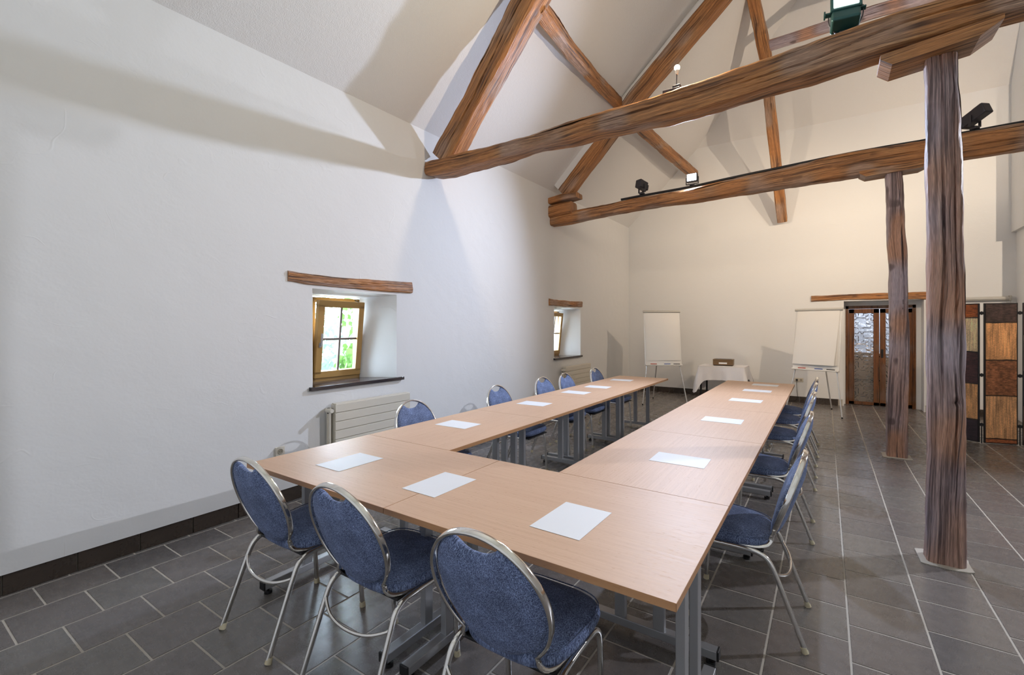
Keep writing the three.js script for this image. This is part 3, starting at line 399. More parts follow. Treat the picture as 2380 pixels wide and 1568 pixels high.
// ------------------------------------------------------------------ double door
{
  const D = structure('door_1', null, null, 'brown double door with patterned glass panes'), z = BACK_Z - DOOR.depth, x0 = DOOR.x0 + 0.035, x1 = DOOR.x1 - 0.07, top = 1.905, m = (x0 + x1) / 2;
  const brown = new THREE.MeshStandardMaterial({ map: (() => { const t = tA.map.clone(); t.repeat.set(2, 0.6); return t; })(), color: new THREE.Color().setRGB(0.42, 0.36, 0.32), roughness: 0.35 });
  mesh('door_frame', merged([rbox(x0, x0 + 0.05, 0.0, top, z - 0.06, z + 0.01), rbox(x1 - 0.05, x1, 0, top, z - 0.06, z + 0.01), rbox(x0, x1, top - 0.06, top, z - 0.06, z + 0.01)]), brown, D);
  structure('trim_1', merged([box(DOOR.x0 - 0.1, x0 + 0.001, 0, 2.1, z - 0.06, z), box(x1 - 0.001, DOOR.x1 + 0.1, 0, 2.1, z - 0.06, z), box(x0, x1, top, 2.1, z - 0.06, z)]), matPlaster, 'plaster strip round the door frame');
  const bump = (() => { const a = sampler(7, 7, 71), b = sampler(13, 13, 72), c = sampler(40, 40, 73); return dataTex(512, 512, (u, v) => 255 * (0.35 * a(u, v) + 0.5 * smooth(0.25, 0.75, b(u, v)) + 0.12 * c(u, v)), false, [2, 2]); })();
  const glass = new THREE.MeshPhysicalMaterial({ color: new THREE.Color(0.86, 0.88, 0.9), transmission: 0.95, thickness: 0.006, ior: 1.5, roughness: 0.05, bumpMap: bump, bumpScale: 0.022 });
  for (const [a, b, hinge] of [[x0 + 0.052, m - 0.006, -1], [m + 0.006, x1 - 0.052, 1]]) {
    const leaf = new THREE.Group(); leaf.name = 'leaf'; D.add(leaf); const s = 0.085, y0 = 0.012, y1 = top - 0.064;
    mesh('leaf_frame', merged([rbox(a, a + s, y0, y1, z - 0.045, z), rbox(b - s, b, y0, y1, z - 0.045, z), rbox(a, b, y0, y0 + 0.06, z - 0.045, z), rbox(a, b, y1 - 0.08, y1, z - 0.045, z)]), brown, leaf);
    mesh('pane', box(a + s - 0.004, b - s + 0.004, y0 + 0.055, y1 - 0.075, z - 0.026, z - 0.02), glass, leaf);
  }
  mesh('handle', merged([rbox(m + 0.02, m + 0.055, 0.92, 1.08, z, z + 0.012, 0.004), rbox(m + 0.03, m + 0.045, 0.98, 1.06, z + 0.035, z + 0.05, 0.004), cyl(V(m + 0.0375, 1.05, z + 0.005), V(m + 0.0375, 1.05, z + 0.045), 0.008)]), matBlack, D);
  // lobby beyond the glass
  structure('wall_lobby', merged([box(-0.6, 2.3, 0, 2.7, z - 1.55, z - 1.5), box(-0.65, -0.6, 0, 2.7, z - 1.5, z - 0.05), box(2.3, 2.35, 0, 2.7, z - 1.5, z - 0.05), box(-0.65, 2.35, 2.7, 2.75, z - 1.55, z - 0.03)]), new THREE.MeshStandardMaterial({ color: new THREE.Color().setRGB(0.40, 0.43, 0.47), roughness: 0.8 }), 'grey walls of the lobby behind the door');
  const tan = new THREE.MeshStandardMaterial({ color: new THREE.Color().setRGB(0.55, 0.40, 0.27), roughness: 0.7 });
  const c = thing('lobby_cabinet', 'tan cabinet with drawers seen blurred through the left door pane', 'cabinet', [0, 0, 0]);
  const arch = extruded([[0.2, 0.02], [1.6, 0.02], [1.6, 0.92], [1.1, 0.95], [0.8, 1.0], [0.5, 1.02], [0.2, 0.98]], 0.3); arch.translate(0, 0, z - 0.45); mesh('body', metreUV(arch), tan, c);
  for (const y of [0.46, 0.92]) mesh('handle_rail', rbox(0.22, 1.58, y, y + 0.025, z - 0.155, z - 0.135, 0.003, 1), matBlack, c);
  const lamp = thing('lobby_lamp', 'cool ceiling lamp in the lobby behind the door', 'lamp', [0.8, 2.66, z - 0.8]);
  mesh('bulb', new THREE.CylinderGeometry(0.14, 0.14, 0.05, 24), new THREE.MeshStandardMaterial({ color: 0xffffff, emissive: 0xe8f0ff, emissiveIntensity: 2 }), lamp);
  const l = new THREE.PointLight(0xf4f6ff, 6); l.position.set(0.8, 2.55, z - 0.8); l.castShadow = true; l.shadow.radius = 4; scene.add(l);
}

// ------------------------------------------------------------------ tables in a U
const TOP = 0.74, TH = 0.024;
function makeTable(x0, x1, z0, z1, along, label) {   // along: the long side's axis; foot frames stand near both ends of it
  const cx = (x0 + x1) / 2, cz = (z0 + z1) / 2, hx = (x1 - x0) / 2 - 0.0012, hz = (z1 - z0) / 2 - 0.0012, t = thing('conference_table', label, 'table', [cx, 0, cz]);
  const long = along === 'x' ? hx : hz, wide = along === 'x' ? hz : hx, turn = along === 'x' ? 0 : Math.PI / 2;
  const body = new THREE.Group(); // local: long side on x
  const put = (name, g, m, parent = t) => { if (turn) g.rotateY(turn); return mesh(name, g, m, parent); };
  const topG = box(-long + 0.001, long - 0.001, TOP - TH, TOP, -wide + 0.001, wide - 0.001); const u = topG.attributes.uv, off = (cx * 7.3 + cz * 3.1) % 1; for (let i = 0; i < u.count; i++) u.setXY(i, u.getX(i) + off, u.getY(i) + off * 1.7);
  const top = put('tabletop', topG, matBeech);
  const e = 0.0016; put('edge_band', merged([rbox(-long, long, TOP - TH - 0.0005, TOP - 0.0005, wide - e, wide, 0.0006, 1), rbox(-long, long, TOP - TH - 0.0005, TOP - 0.0005, -wide, -wide + e, 0.0006, 1), rbox(long - e, long, TOP - TH - 0.0005, TOP - 0.0005, -wide, wide, 0.0006, 1), rbox(-long, -long + e, TOP - TH - 0.0005, TOP - 0.0005, -wide, wide, 0.0006, 1)]), matBeechEdge, top);
  put('cross_rail', rbox(-long + 0.06, long - 0.06, TOP - TH - 0.045, TOP - TH - 0.005, -0.02, 0.02, 0.003), matGreySteel);
  for (const s of [-1, 1]) {
    const x = s * (long - 0.065), L = wide - 0.055;
    const bar = put('foot_bar', rbox(x - 0.024, x + 0.024, 0.032, 0.072, -L, L, 0.004), matGreySteel);
    for (const k of [-1, 1]) { put('end_cap', rbox(x - 0.0245, x + 0.0245, 0.03, 0.074, k > 0 ? L - 0.004 : -L - 0.007, k > 0 ? L + 0.007 : -L + 0.004, 0.004), matBlack, bar); put('leveller', merged([cyl(V(x, 0.001, k * (L - 0.03)), V(x, 0.016, k * (L - 0.03)), 0.021), cyl(V(x, 0.014, k * (L - 0.03)), V(x, 0.034, k * (L - 0.03)), 0.007)]), matBlack, bar); }
    for (const k of [-1, 1]) put('upright', rbox(x - 0.016, x + 0.016, 0.07, TOP - TH - 0.03, k * 0.095 - 0.027, k * 0.095 + 0.027, 0.004), matGreySteel);
    put('top_bracket', rbox(x - 0.02, x + 0.02, TOP - TH - 0.032, TOP - TH - 0.0005, -L + 0.06, L - 0.06, 0.003), matBlack);
  }
  return t;
}
const X = { l0: -2.672, l1: -1.917, mid: -1.537, r0: -1.157, r1: -0.338 }, ZF = -1.304, ZJ = -2.141;
makeTable(X.l0, X.mid, ZJ, ZF, 'x', 'beech table at the short end of the U, on the window wall side');
makeTable(X.mid, X.r1, ZJ, ZF, 'x', 'beech table at the short end of the U, on the timber post side');
const ord = ['first', 'second', 'third', 'fourth', 'fifth'];
for (let i = 0; i < 4; i++) {
  makeTable(X.l0, X.l1, ZJ - 1.197 * (i + 1), ZJ - 1.197 * i, 'z', ord[i] + ' beech table along the window wall, counted from the short end of the U');
  makeTable(X.r0, X.r1, ZJ - 1.26 * (i + 1), ZJ - 1.26 * i, 'z', ord[i] + ' beech table on the timber post side, counted from the short end of the U');
}
// sheets of paper
{
  const g = rbox(-0.105, 0.105, 0, 0.0012, -0.1485, 0.1485, 0.0005, 1);
  const put = (x, z, turn, label) => { const m = soloThing('paper_sheet', g, matPaper, label, 'paper'); m.position.set(x, TOP + 0.0004, z); m.rotation.y = turn; };
  [[-2.219, -1.648, 0.0, 'blank white sheet on the short end table, on the window wall side'], [-1.545, -1.659, -0.01, 'blank white sheet lying across the joint of the two short end tables'], [-0.829, -1.645, -0.01, 'blank white sheet on the short end table on the timber post side']].forEach((a) => put(...a));
  [[-2.372, -2.75, 0.02], [-2.389, -3.921, 0.05], [-2.396, -4.857, 0.0], [-2.387, -5.457, 0.07], [-2.412, -6.354, 0.1]].forEach(([x, z, a], i) => put(x, z, Math.PI / 2 + a, ord[i] + ' blank sheet along the window wall, counted from the short end of the U'));
  [[-0.689, -2.728, 0.02], [-0.696, -4.08, 0.02], [-0.683, -5.309, -0.02], [-0.674, -6.191, 0.0], [-0.653, -6.853, -0.02]].forEach(([x, z, a], i) => put(x, z, Math.PI / 2 + a, ord[i] + ' blank sheet on the timber post side, counted from the short end of the U'));
}

// ------------------------------------------------------------------ chairs (local: sitter faces -z)
function cushion(outline, thick, edge, map, nr = 12, na = 56, dome = 0.012) {   // outline(angle) -> [a, b]; map(a, b, h) -> Vector3
  const side = (sgn) => grid(na, nr, (s, t) => { const r = Math.sin(t * Math.PI / 2), [a, b] = outline(s * Math.PI * 2), q = Math.max(0, 1 - Math.pow(r, edge)); const h = sgn * (thick / 2 * Math.sqrt(q) + dome * (1 - r * r)); return [map(a * r, b * r, h), a * r, b * r]; }, true);
  return [side(1), side(-1)].map(outwardOpen);
}
function outwardOpen(g) { return g; }
const superEll = (ang, a, b, n) => { const c = Math.cos(ang), s = Math.sin(ang), k = Math.pow(Math.pow(Math.abs(c), n) + Math.pow(Math.abs(s), n), -1 / n); return [a * c * k, b * s * k]; };
function makeChair(label) {
  const t = thing('banquet_chair', label, 'chair');
  const seatOut = (ang) => { const [a, b] = superEll(ang, 0.212, 0.203, 3.6); return [a * (1 - 0.10 * (b / 0.203)), b]; };
  const seat = mesh('seat', outward(merged(cushion(seatOut, 0.074, 7, (a, b, h) => V(a, 0.447 + h - 0.012 * (b / 0.2), b - 0.092), 12, 60, 0.010))), matFabric, t);
  const pip = Array.from({ length: 61 }, (_, i) => { const [a, b] = seatOut(i / 60 * Math.PI * 2); return V(a * 0.972, 0.474 - 0.012 * (b / 0.2), b * 0.972 - 0.092); });
  mesh('piping', sweep(pip, V(0, 1, 0), 0.0045, 0.0045, 0.002, 6, false), matFabric, seat);
  mesh('seat_pan', rbox(-0.185, 0.185, 0.402, 0.416, -0.27, 0.085, 0.006), matBlack, t);
  const lean = 0.335, UPV = V(0, Math.cos(lean), Math.sin(lean)), NRM = V(0, -Math.sin(lean), Math.cos(lean)), O = V(0, 0.655, 0.185), P = (a, b, h = 0) => O.clone().add(V(a, 0, 0)).addScaledVector(UPV, b).addScaledVector(NRM, h);
  const backOut = (ang) => { let [a, b] = superEll(ang, 0.205, 0.224, 2.1); const lim = 0.168 + 0.032 * Math.pow(Math.abs(a) / 0.084, 2.6); if (b > lim) b = lim; return [a * (b < 0 ? 1 - 0.12 * b * b / 0.045 : 1), b]; };
  const back = mesh('backrest', outward(merged(cushion(backOut, 0.052, 5, (a, b, h) => P(a, b, h + 0.018 * (a / 0.2) * (a / 0.2) * -1), 12, 72, 0.006))), matFabric, t);
  const pts = []; for (let i = 0; i <= 44; i++) { const ph = (-50 + 280 * i / 44) * Math.PI / 180; pts.push(P(0.222 * Math.cos(ph), 0.232 * Math.sin(ph) - (Math.sin(ph) < 0 ? 0.02 * Math.sin(ph) * Math.sin(ph) : 0), -0.008)); }
  const lo = (s) => curve([V(s * 0.186, 0.421, -0.02), V(s * 0.178, 0.420, 0.05), V(s * 0.160, 0.432, 0.098), V(s * 0.145, 0.462, 0.118)], 10).slice(0, -1);
  const hoop = [...lo(1), ...pts, ...lo(-1).reverse()];
  // hoop: flat band, its width across the plane of the back
  mesh('back_frame', outward(sweepFrames(hoop, NRM, 0.027, 0.013, 0.005)), matChrome, t);
  for (const s of [-1, 1]) {
    const x = s * 0.207, f = curve([V(x, 0.018, -0.255), V(x, 0.2, -0.242), V(x, 0.34, -0.232), V(x * 0.995, 0.392, -0.218), V(x * 0.98, 0.410, -0.18), V(x * 0.97, 0.411, -0.1)], 26), r = curve([V(x * 1.03, 0.018, 0.255), V(x * 1.01, 0.2, 0.185), V(x, 0.32, 0.138), V(x * 0.985, 0.378, 0.108), V(x * 0.975, 0.405, 0.06), V(x * 0.97, 0.411, -0.02), V(x * 0.97, 0.411, -0.1)], 30);
    for (const [path, zf] of [[f, -0.2555], [r, 0.2575]]) {
      const leg = mesh('leg', outward(sweep(path, V(1, 0, 0), 0.019, 0.024, 0.007, 12)), matChrome, t);
      mesh('foot_cap', merged([cyl(V(path[0].x, 0.001, zf), V(path[0].x, 0.026, zf - (zf > 0 ? 0.008 : -0.002)), 0.016, 0.014, 12)]), matFootCap, leg);
    }
  }
  mesh('stretcher', outward(sweep(curve([V(-0.208, 0.338, 0.131), V(-0.192, 0.318, 0.146), V(-0.11, 0.292, 0.178), V(0, 0.282, 0.188), V(0.11, 0.292, 0.178), V(0.192, 0.318, 0.146), V(0.208, 0.338, 0.131)], 28), V(0, 0.3, 1), 0.014, 0.014, 0.006, 10)), matChrome, t);
  return t;
}
function sweepFrames(path, side, w, h, corner, ns = 12) {   // like sweep, with the side direction eased by the path (for the hoop's forward bends)
  const n = path.length, fr = path.map((p, i) => { const T = path[Math.min(n - 1, i + 1)].clone().sub(path[Math.max(0, i - 1)]).normalize(); let B = side.clone().addScaledVector(T, -side.dot(T)); if (B.length() < 0.25) B.copy(V(0, 1, 0)).addScaledVector(T, -T.y); B.normalize(); return [p, B, T.clone().cross(B)]; });
  for (let k = 0; k < 3; k++) for (let i = 1; i < n - 1; i++) { const T = fr[i][1].clone().cross(fr[i][2]); const B = fr[i - 1][1].clone().add(fr[i][1]).add(fr[i + 1][1]); const Tn = path[i + 1].clone().sub(path[i - 1]).normalize(); B.addScaledVector(Tn, -B.dot(Tn)).normalize(); fr[i] = [path[i], B, Tn.clone().cross(B)]; }
  const ptAt = (i, s) => { const e = Math.min(i, n - 1 - i), k = lerp(0.55, 1, smooth(2, 14, e)), [p, C, N] = fr[i], [x, y] = rrect(s, w / 2 * k, h / 2, corner); return p.clone().addScaledVector(C, x).addScaledVector(N, y); };
  const g = grid(ns, n - 1, (s, t) => { const i = Math.round(t * (n - 1)); return [ptAt(i, s), s * 0.08, t]; }, true), ring = (i) => Array.from({ length: ns }, (_, k) => ptAt(i, k / ns));
  return merged([g, fanCap(ring(0), (p) => [p.x, p.y], true), fanCap(ring(n - 1), (p) => [p.x, p.y], false)]);
}
{
  const spots = [];
  [[-2.268, -1.353, 0.0, 'beside the window wall'], [-1.60, -1.355, 0.0, 'in the middle'], [-0.885, -1.345, 0.02, 'on the timber post side']].forEach(([x, z, a, w]) => spots.push([x, z, a, 'blue-grey oval-backed chrome chair at the short end of the U, ' + w]));
  [-2.76, -3.98, -4.93, -5.53, -6.5].forEach((z, i) => spots.push([-2.655, z, -Math.PI / 2 + [0.0, 0.03, -0.02, 0.02, 0][i], ord[i] + ' oval-backed chair along the window wall, counted from the short end of the U']));
  [-2.73, -4.02, -5.27, -6.15, -6.82].forEach((z, i) => spots.push([-0.335, z, Math.PI / 2 + [0, 0.01, 0, -0.02, 0][i], ord[i] + ' oval-backed chair on the timber post side, counted from the short end of the U']));
  let proto;
  for (const [x, z, a, label] of spots) { const c = proto ? copyOf(proto, label) : (proto = makeChair(label)); c.position.set(x, 0, z); c.rotation.y = a; c.userData.group = 'chairs round the U of tables'; }
}

// ------------------------------------------------------------------ radiators, sockets
function radiator(s0, s1, label) {
  const g = thing('radiator', label, 'radiator', [WALL_X, 0, 0], WALL_TURN), y0 = 0.14, y1 = 0.79, n = 8, h = (y1 - y0) / n;
  mesh('panel', rbox(0.03, 0.088, y0, y1 - 0.004, -s1, -s0, 0.004), matCream, g);
  for (let k = 0; k < n; k++) mesh('slat', rbox(0.088, 0.1, y0 + k * h + 0.003, y0 + (k + 1) * h - 0.003, -s1, -s0, 0.003, 2), matCream, g);
  mesh('grille', rbox(0.032, 0.096, y1 - 0.004, y1 + 0.004, -s1 + 0.01, -s0 - 0.01, 0.002), matCream, g);
  for (const d of [0.045, 0.075]) mesh('pipe', cyl(V(d, 0, -s0 + 0.045), V(d, y1 - 0.05, -s0 + 0.045), 0.0085), matCream, g);
  mesh('side_column', rbox(0.02, 0.06, y0 - 0.02, y1 - 0.03, -s0 + 0.012, -s0 + 0.028, 0.006), matCream, g);
  const v = mesh('valve', merged([cyl(V(0.06, y1 - 0.055, -s0), V(0.06, y1 - 0.055, -s0 + 0.06), 0.013), cyl(V(0.06, y1 - 0.08, -s0 + 0.045), V(0.06, y1 - 0.03, -s0 + 0.045), 0.012)]), matBlack, g);
  mesh('thermostat', cyl(V(0.045, y1 - 0.052, -s0 + 0.05), V(0.12, y1 - 0.052, -s0 + 0.05), 0.021, 0.019, 18), matCream, v);
}
radiator(2.60, 3.53, 'cream ribbed radiator under the nearer window');
radiator(7.26, 8.34, 'cream ribbed radiator under the farther window');
function socket(n, pos, turn, label, plug) {
  const g = thing('wall_socket', label, 'socket', pos, turn);
  for (let k = 0; k < n; k++) { const x = (k - (n - 1) / 2) * 0.071; mesh('cover_plate', rbox(x - 0.04, x + 0.04, -0.04, 0.04, 0, 0.01, 0.004), matCream, g); const r = mesh('socket_well', merged([new THREE.TorusGeometry(0.0205, 0.003, 8, 28).translate(x, 0, 0.0105), new THREE.CylinderGeometry(0.019, 0.019, 0.002, 24).rotateX(Math.PI / 2).translate(x, 0, 0.0095)]), new THREE.MeshStandardMaterial({ color: new THREE.Color().setRGB(0.42, 0.38, 0.30), roughness: 0.5 }), g);
    mesh('pin_hole', merged([-1, 1].map((q) => cyl(V(x + q * 0.0095, 0, 0.009), V(x + q * 0.0095, 0, 0.0112), 0.0028, 0.0028, 10))), matBlack, r); }
  if (plug) { const p = soloThing('power_plug', merged([cyl(V(0, 0, 0.012), V(0, 0, 0.05), 0.019, 0.016, 18), sweep(curve([V(0, -0.01, 0.045), V(0, -0.06, 0.05), V(0.002, -0.2, 0.03), V(0.004, -0.38, 0.03), V(-0.1, -0.425, 0.06), V(-0.45, -0.436, 0.07)], 30), V(0, 0, 1), 0.008, 0.008, 0.0035, 8)]), matBlack, 'black plug and cable in the double socket on the end wall', 'plug'); p.position.set(pos[0] - 0.0355, pos[1], pos[2]); p.rotation.y = turn; }
}
{ const p = LW(2.13, 0.452, 0); socket(1, [p.x, p.y, p.z], Math.PI / 2 + WALL_TURN, 'single cream wall socket beside the nearer radiator'); }
socket(2, [-0.44, 0.448, BACK_Z], 0, 'double cream wall socket on the end wall behind the right flip chart', true);

// ------------------------------------------------------------------ flip charts
function flipChart(mx, mz, turn, label, W, droop, seed, where) {
  const g = thing('flip_chart', label, 'flip chart', [mx, 0, mz], turn), lean = 0.15;   // local: board faces +z, its plane leans back from the line of the front feet
  const Q = (x, y, d = 0) => V(x, y * 1, -y * Math.tan(lean) + d);
  const slab = (x0, x1, y0, y1, d0, d1, r) => { const b = rbox(x0, x1, (y0) / Math.cos(lean), (y1) / Math.cos(lean), d0, d1, r); b.rotateX(-lean); return b; };
  const y0 = 0.79, y1 = 1.80, w = W / 2;
  const board = mesh('board', slab(-w, w, y0 - 0.02, y1, -0.012, 0.006, 0.005), matWhite, g);
  mesh('pen_tray', slab(-w - 0.004, w + 0.004, y0 - 0.045, y0 - 0.02, -0.01, 0.05, 0.005), matWhite, g);
  const bar = cyl(V(-w - 0.012, 0, 0), V(w + 0.012, 0, 0), 0.024, 0.024, 20); bar.scale(1, 1, 0.8); const t = Q(0, y1, 0.014); bar.translate(t.x, t.y, t.z); mesh('clamp_bar', bar, matGreyWhite, g);
  // paper pad: a hanging sheet that bulges and curls a little
  const pad = (dx, d0, curl, sd) => { const front = grid(16, 20, (u, v) => { const x = lerp(-w + 0.03, w - 0.03, u) + dx * v, y = lerp(y1 - 0.01, y0 + 0.06, v); const b = d0 + 0.004 * Math.sin(u * 7 + sd) * v + curl * v * v * (0.3 + 0.7 * u) + 0.003 * N3(u * 4 + sd, v * 5, sd); return [Q(x, y, b), u, v]; }); return front; };
  mesh('paper_pad', merged([pad(0, 0.012, 0.006, seed), pad(0, 0.0085, 0.0, seed)]), matPaperPad, g);
  if (droop) mesh('paper_sheet', pad(-0.03, 0.016, 0.05, seed + 3), matPaperPad, g);
  const leg = (a, b) => mesh('leg', merged([cyl(a, b, 0.011, 0.011, 12)]), matAlu, g);
  for (const s of [-1, 1]) { const l = leg(Q(s * (w + 0.075), 0.018, -0.01), Q(s * (w - 0.08), y0 + 0.25, -0.024)), f = Q(s * (w + 0.077), 0, -0.01); mesh('foot_cap', cyl(V(f.x, 0.001, f.z), V(f.x, 0.026, f.z), 0.013, 0.012, 12), matBlack, l); }
  const l = leg(V(0.0, 0.018, -0.86), Q(0, y1 - 0.25, -0.05)); mesh('foot_cap', cyl(V(0, 0.001, -0.862), V(0, 0.026, -0.857), 0.013, 0.012, 12), matBlack, l);
  g.updateMatrixWorld(true);
  [['red', 0xb03024, -0.2], ['blue', 0x2a4f9c, 0.06], ['black', 0x26262a, 0.24]].forEach(([nm, c, x]) => {
    const p = soloThing('marker_pen', merged([cyl(V(-0.055, 0, 0), V(0.035, 0, 0), 0.0085, 0.0085, 12), cyl(V(0.035, 0, 0), V(0.065, 0, 0), 0.0092, 0.008, 12)]), new THREE.MeshStandardMaterial({ color: c, roughness: 0.4 }), nm + ' marker pen on the tray of the flip chart ' + where, 'marker pen');
    const q = Q(x, y0 - 0.02 + 0.012, 0.034).applyMatrix4(g.matrixWorld); p.position.copy(q); p.rotation.y = turn;
  });
}
const matGreyWhite = new THREE.MeshStandardMaterial({ color: new THREE.Color().setRGB(0.50, 0.48, 0.44), roughness: 0.4 });
const matAlu = new THREE.MeshStandardMaterial({ color: new THREE.Color().setRGB(0.66, 0.66, 0.66), metalness: 0.5, roughness: 0.35 });
const matPaperPad = new THREE.MeshStandardMaterial({ color: new THREE.Color().setRGB(0.80, 0.78, 0.74), roughness: 0.45, side: THREE.DoubleSide });
flipChart(-2.545, -8.985, 0.56, 'white flip chart easel with crumpled blank paper, near the window wall corner', 0.70, false, 3, 'near the window wall corner');
flipChart(-0.19, -9.40, -0.33, 'white flip chart easel with a curled blank sheet, beside the glazed door', 0.71, true, 8, 'beside the glazed door');

// ------------------------------------------------------------------ side table with white cloth, wooden box
{
  const x0 = -2.125, x1 = -1.285, z0 = -10.45, z1 = -9.80, y = 0.72, cx = (x0 + x1) / 2, cz = (z0 + z1) / 2;
  const t = thing('side_table', 'small black-legged table hidden under a white cloth', 'table', [cx, 0, cz]), hx = (x1 - x0) / 2 - 0.006, hz = (z1 - z0) / 2 - 0.006;
  mesh('tabletop', rbox(-hx, hx, y - 0.03, y - 0.003, -hz, hz, 0.004), matBeech, t);
  for (const [a, b] of [[-1, -1], [1, -1], [-1, 1], [1, 1]]) mesh('leg', rbox(a * (hx - 0.04) - 0.016, a * (hx - 0.04) + 0.016, 0.0, y - 0.028, b * (hz - 0.04) - 0.016, b * (hz - 0.04) + 0.016, 0.004), matBlack, t);
  // cloth: top and hanging skirt with pointed corners and soft folds
  const H = 0.27, nT = 240, per = 2 * (2 * hx + 2 * hz) , A = hx + 0.006, Bz = hz + 0.006;
  const skirt = grid(nT, 16, (s, v) => {
    const [px, pz, nx, nz] = rrect(s, A, Bz, 0.012); const cornerD = Math.min(Math.hypot(Math.abs(px) - A, Math.abs(pz) - Bz), 0.4), c = Math.exp(-((cornerD / 0.07) ** 2)), drop = H + 0.27 * Math.exp(-((cornerD / 0.065) ** 1.5)), fold = 0.012 * Math.sin(s * 46) + 0.008 * Math.sin(s * 101 + 1.3), out = v * (0.012 + fold * smooth(0, 0.6, v) + 0.075 * c * Math.sin(Math.min(1, v * 1.2) * 2.2)) + 0.004;
    return [V(px + nx * out + Math.sign(px) * c * 0.03 * v, y - 0.001 - v * drop + 0.006 * Math.sin(s * 23) * v, pz + nz * out + Math.sign(pz) * c * 0.03 * v), s * per, v * drop];
  }, true);
  const topG = grid(12, 12, (u, v) => [V(lerp(-A - 0.002, A + 0.002, u), y + 0.0005, lerp(Bz + 0.002, -Bz - 0.002, v)), u * 0.85, v * 0.66]);
  const clothMat = new THREE.MeshStandardMaterial({ color: new THREE.Color().setRGB(0.80, 0.79, 0.82), roughness: 0.85, side: THREE.DoubleSide, bumpMap: ceilBump, bumpScale: 0.002 });
  const c = soloThing('tablecloth', merged([skirt, topG]), clothMat, 'white cloth draped over the small side table', 'tablecloth'); c.position.set(cx, 0, cz);
  const b = thing('facilitation_box', 'brown lidded case with a white label on the white tablecloth', 'box', [-1.705, y + 0.003, -10.12], 0.06);
  const bm = new THREE.MeshStandardMaterial({ color: new THREE.Color().setRGB(0.17, 0.105, 0.05), roughness: 0.4 });
  mesh('body', rbox(-0.185, 0.185, 0.012, 0.105, -0.12, 0.12, 0.008), bm, b); mesh('base', rbox(-0.175, 0.175, 0, 0.016, -0.11, 0.11, 0.004), matBlack, b);
  const lid = mesh('lid', rbox(-0.188, 0.188, 0.104, 0.128, -0.123, 0.123, 0.009), bm, b); mesh('lid_recess', rbox(-0.15, 0.15, 0.1275, 0.1295, -0.085, 0.085, 0.0008, 1), matBlack, lid);
  mesh('label', rbox(-0.075, 0.075, 0.036, 0.068, 0.1195, 0.1215, 0.0008, 1), matPaper, b).userData.label = 'white paper label';
}

// ------------------------------------------------------------------ folding screen printed with a stack of weathered boards
{
  const bandsB = [[0.135, [66, 50, 46]], [0.27, [190, 138, 92]], [0.255, [128, 82, 54]], [0.31, [182, 138, 98]], [0.03, [150, 86, 52]]], bandsA = [[0.1, [156, 82, 34]], [0.25, [206, 180, 140]], [0.23, [62, 36, 36]], [0.26, [186, 138, 90]], [0.16, [46, 34, 40]]], bandsC = [[0.22, [134, 82, 62]], [0.26, [204, 186, 160]], [0.24, [52, 36, 42]], [0.25, [182, 130, 84]], [0.03, [96, 62, 44]]];
  const print = (bands, seed) => { const a = sampler(12, 160, seed), b = sampler(40, 300, seed + 1), c = sampler(8, 14, seed + 2), d = sampler(90, 12, seed + 3); return dataTex(256, 1024, (u, v) => { let y = 1 - v, i = 0; while (i < bands.length - 1 && y > bands[i][0] + 0.006 * Math.sin(u * 5 + i)) { y -= bands[i][0]; i++; } const edge = smooth(0, 0.008, y) * smooth(0, 0.006, bands[i][0] - y), across = i % 2 ? d(u, v) : a(u, v), k = (0.72 + 0.5 * across + 0.26 * b(u, v) + 0.3 * (c(u, v) - 0.5)) * (0.3 + 0.7 * edge); return bands[i][1].map((q) => q * k); }, true); };
  const s = thing('folding_screen', 'zigzag folding screen printed with weathered wooden boards', 'screen', [0, 0, 0]);
  const blackFrame = new THREE.MeshStandardMaterial({ color: 0x1d1a1c, roughness: 0.45 });
  const panel = (a, b, bands, seed) => {
    const d = b.clone().sub(a), w = d.length(), p = new THREE.Group(); p.name = 'panel'; p.position.copy(a); p.rotation.y = -Math.atan2(d.z, d.x); s.add(p);
    mesh('panel_frame', merged([rbox(0, w, 0.005, 1.805, -0.014, 0.006, 0.003)]), blackFrame, p);
    const g = new THREE.BoxGeometry(w - 0.03, 1.786, 0.004); g.translate(w / 2, 0.905, 0.008); mesh('printed_canvas', g, new THREE.MeshStandardMaterial({ map: print(bands, seed), roughness: 0.6 }), p);
  };
  const pA0 = V(1.30, 0, -8.62), pA1 = V(1.648, 0, -8.36), pB0 = V(1.690, 0, -8.36), pB1 = V(2.018, 0, -8.47), pC0 = V(2.06, 0, -8.47), pC1 = V(2.40, 0, -8.30), pZ = V(0.94, 0, -8.40), pZ1 = V(1.275, 0, -8.62);
  panel(pA0, pA1, bandsA, 101); panel(pB0, pB1, bandsB, 111); panel(pC0, pC1, bandsC, 121);
  for (const [a, b] of [[pA1, pB0], [pB1, pC0]]) { const m = a.clone().lerp(b, 0.5); for (const y of [0.22, 0.86, 1.66]) mesh('hinge', merged([rbox(m.x - 0.028, m.x + 0.028, y, y + 0.035, m.z - 0.012, m.z + 0.008, 0.003), cyl(V(m.x, y - 0.006, m.z), V(m.x, y + 0.041, m.z), 0.007)]), matBlack, s); mesh('floor_bolt', cyl(V(m.x, 0.0, m.z), V(m.x, 0.25, m.z), 0.006), matBlack, s); }
}
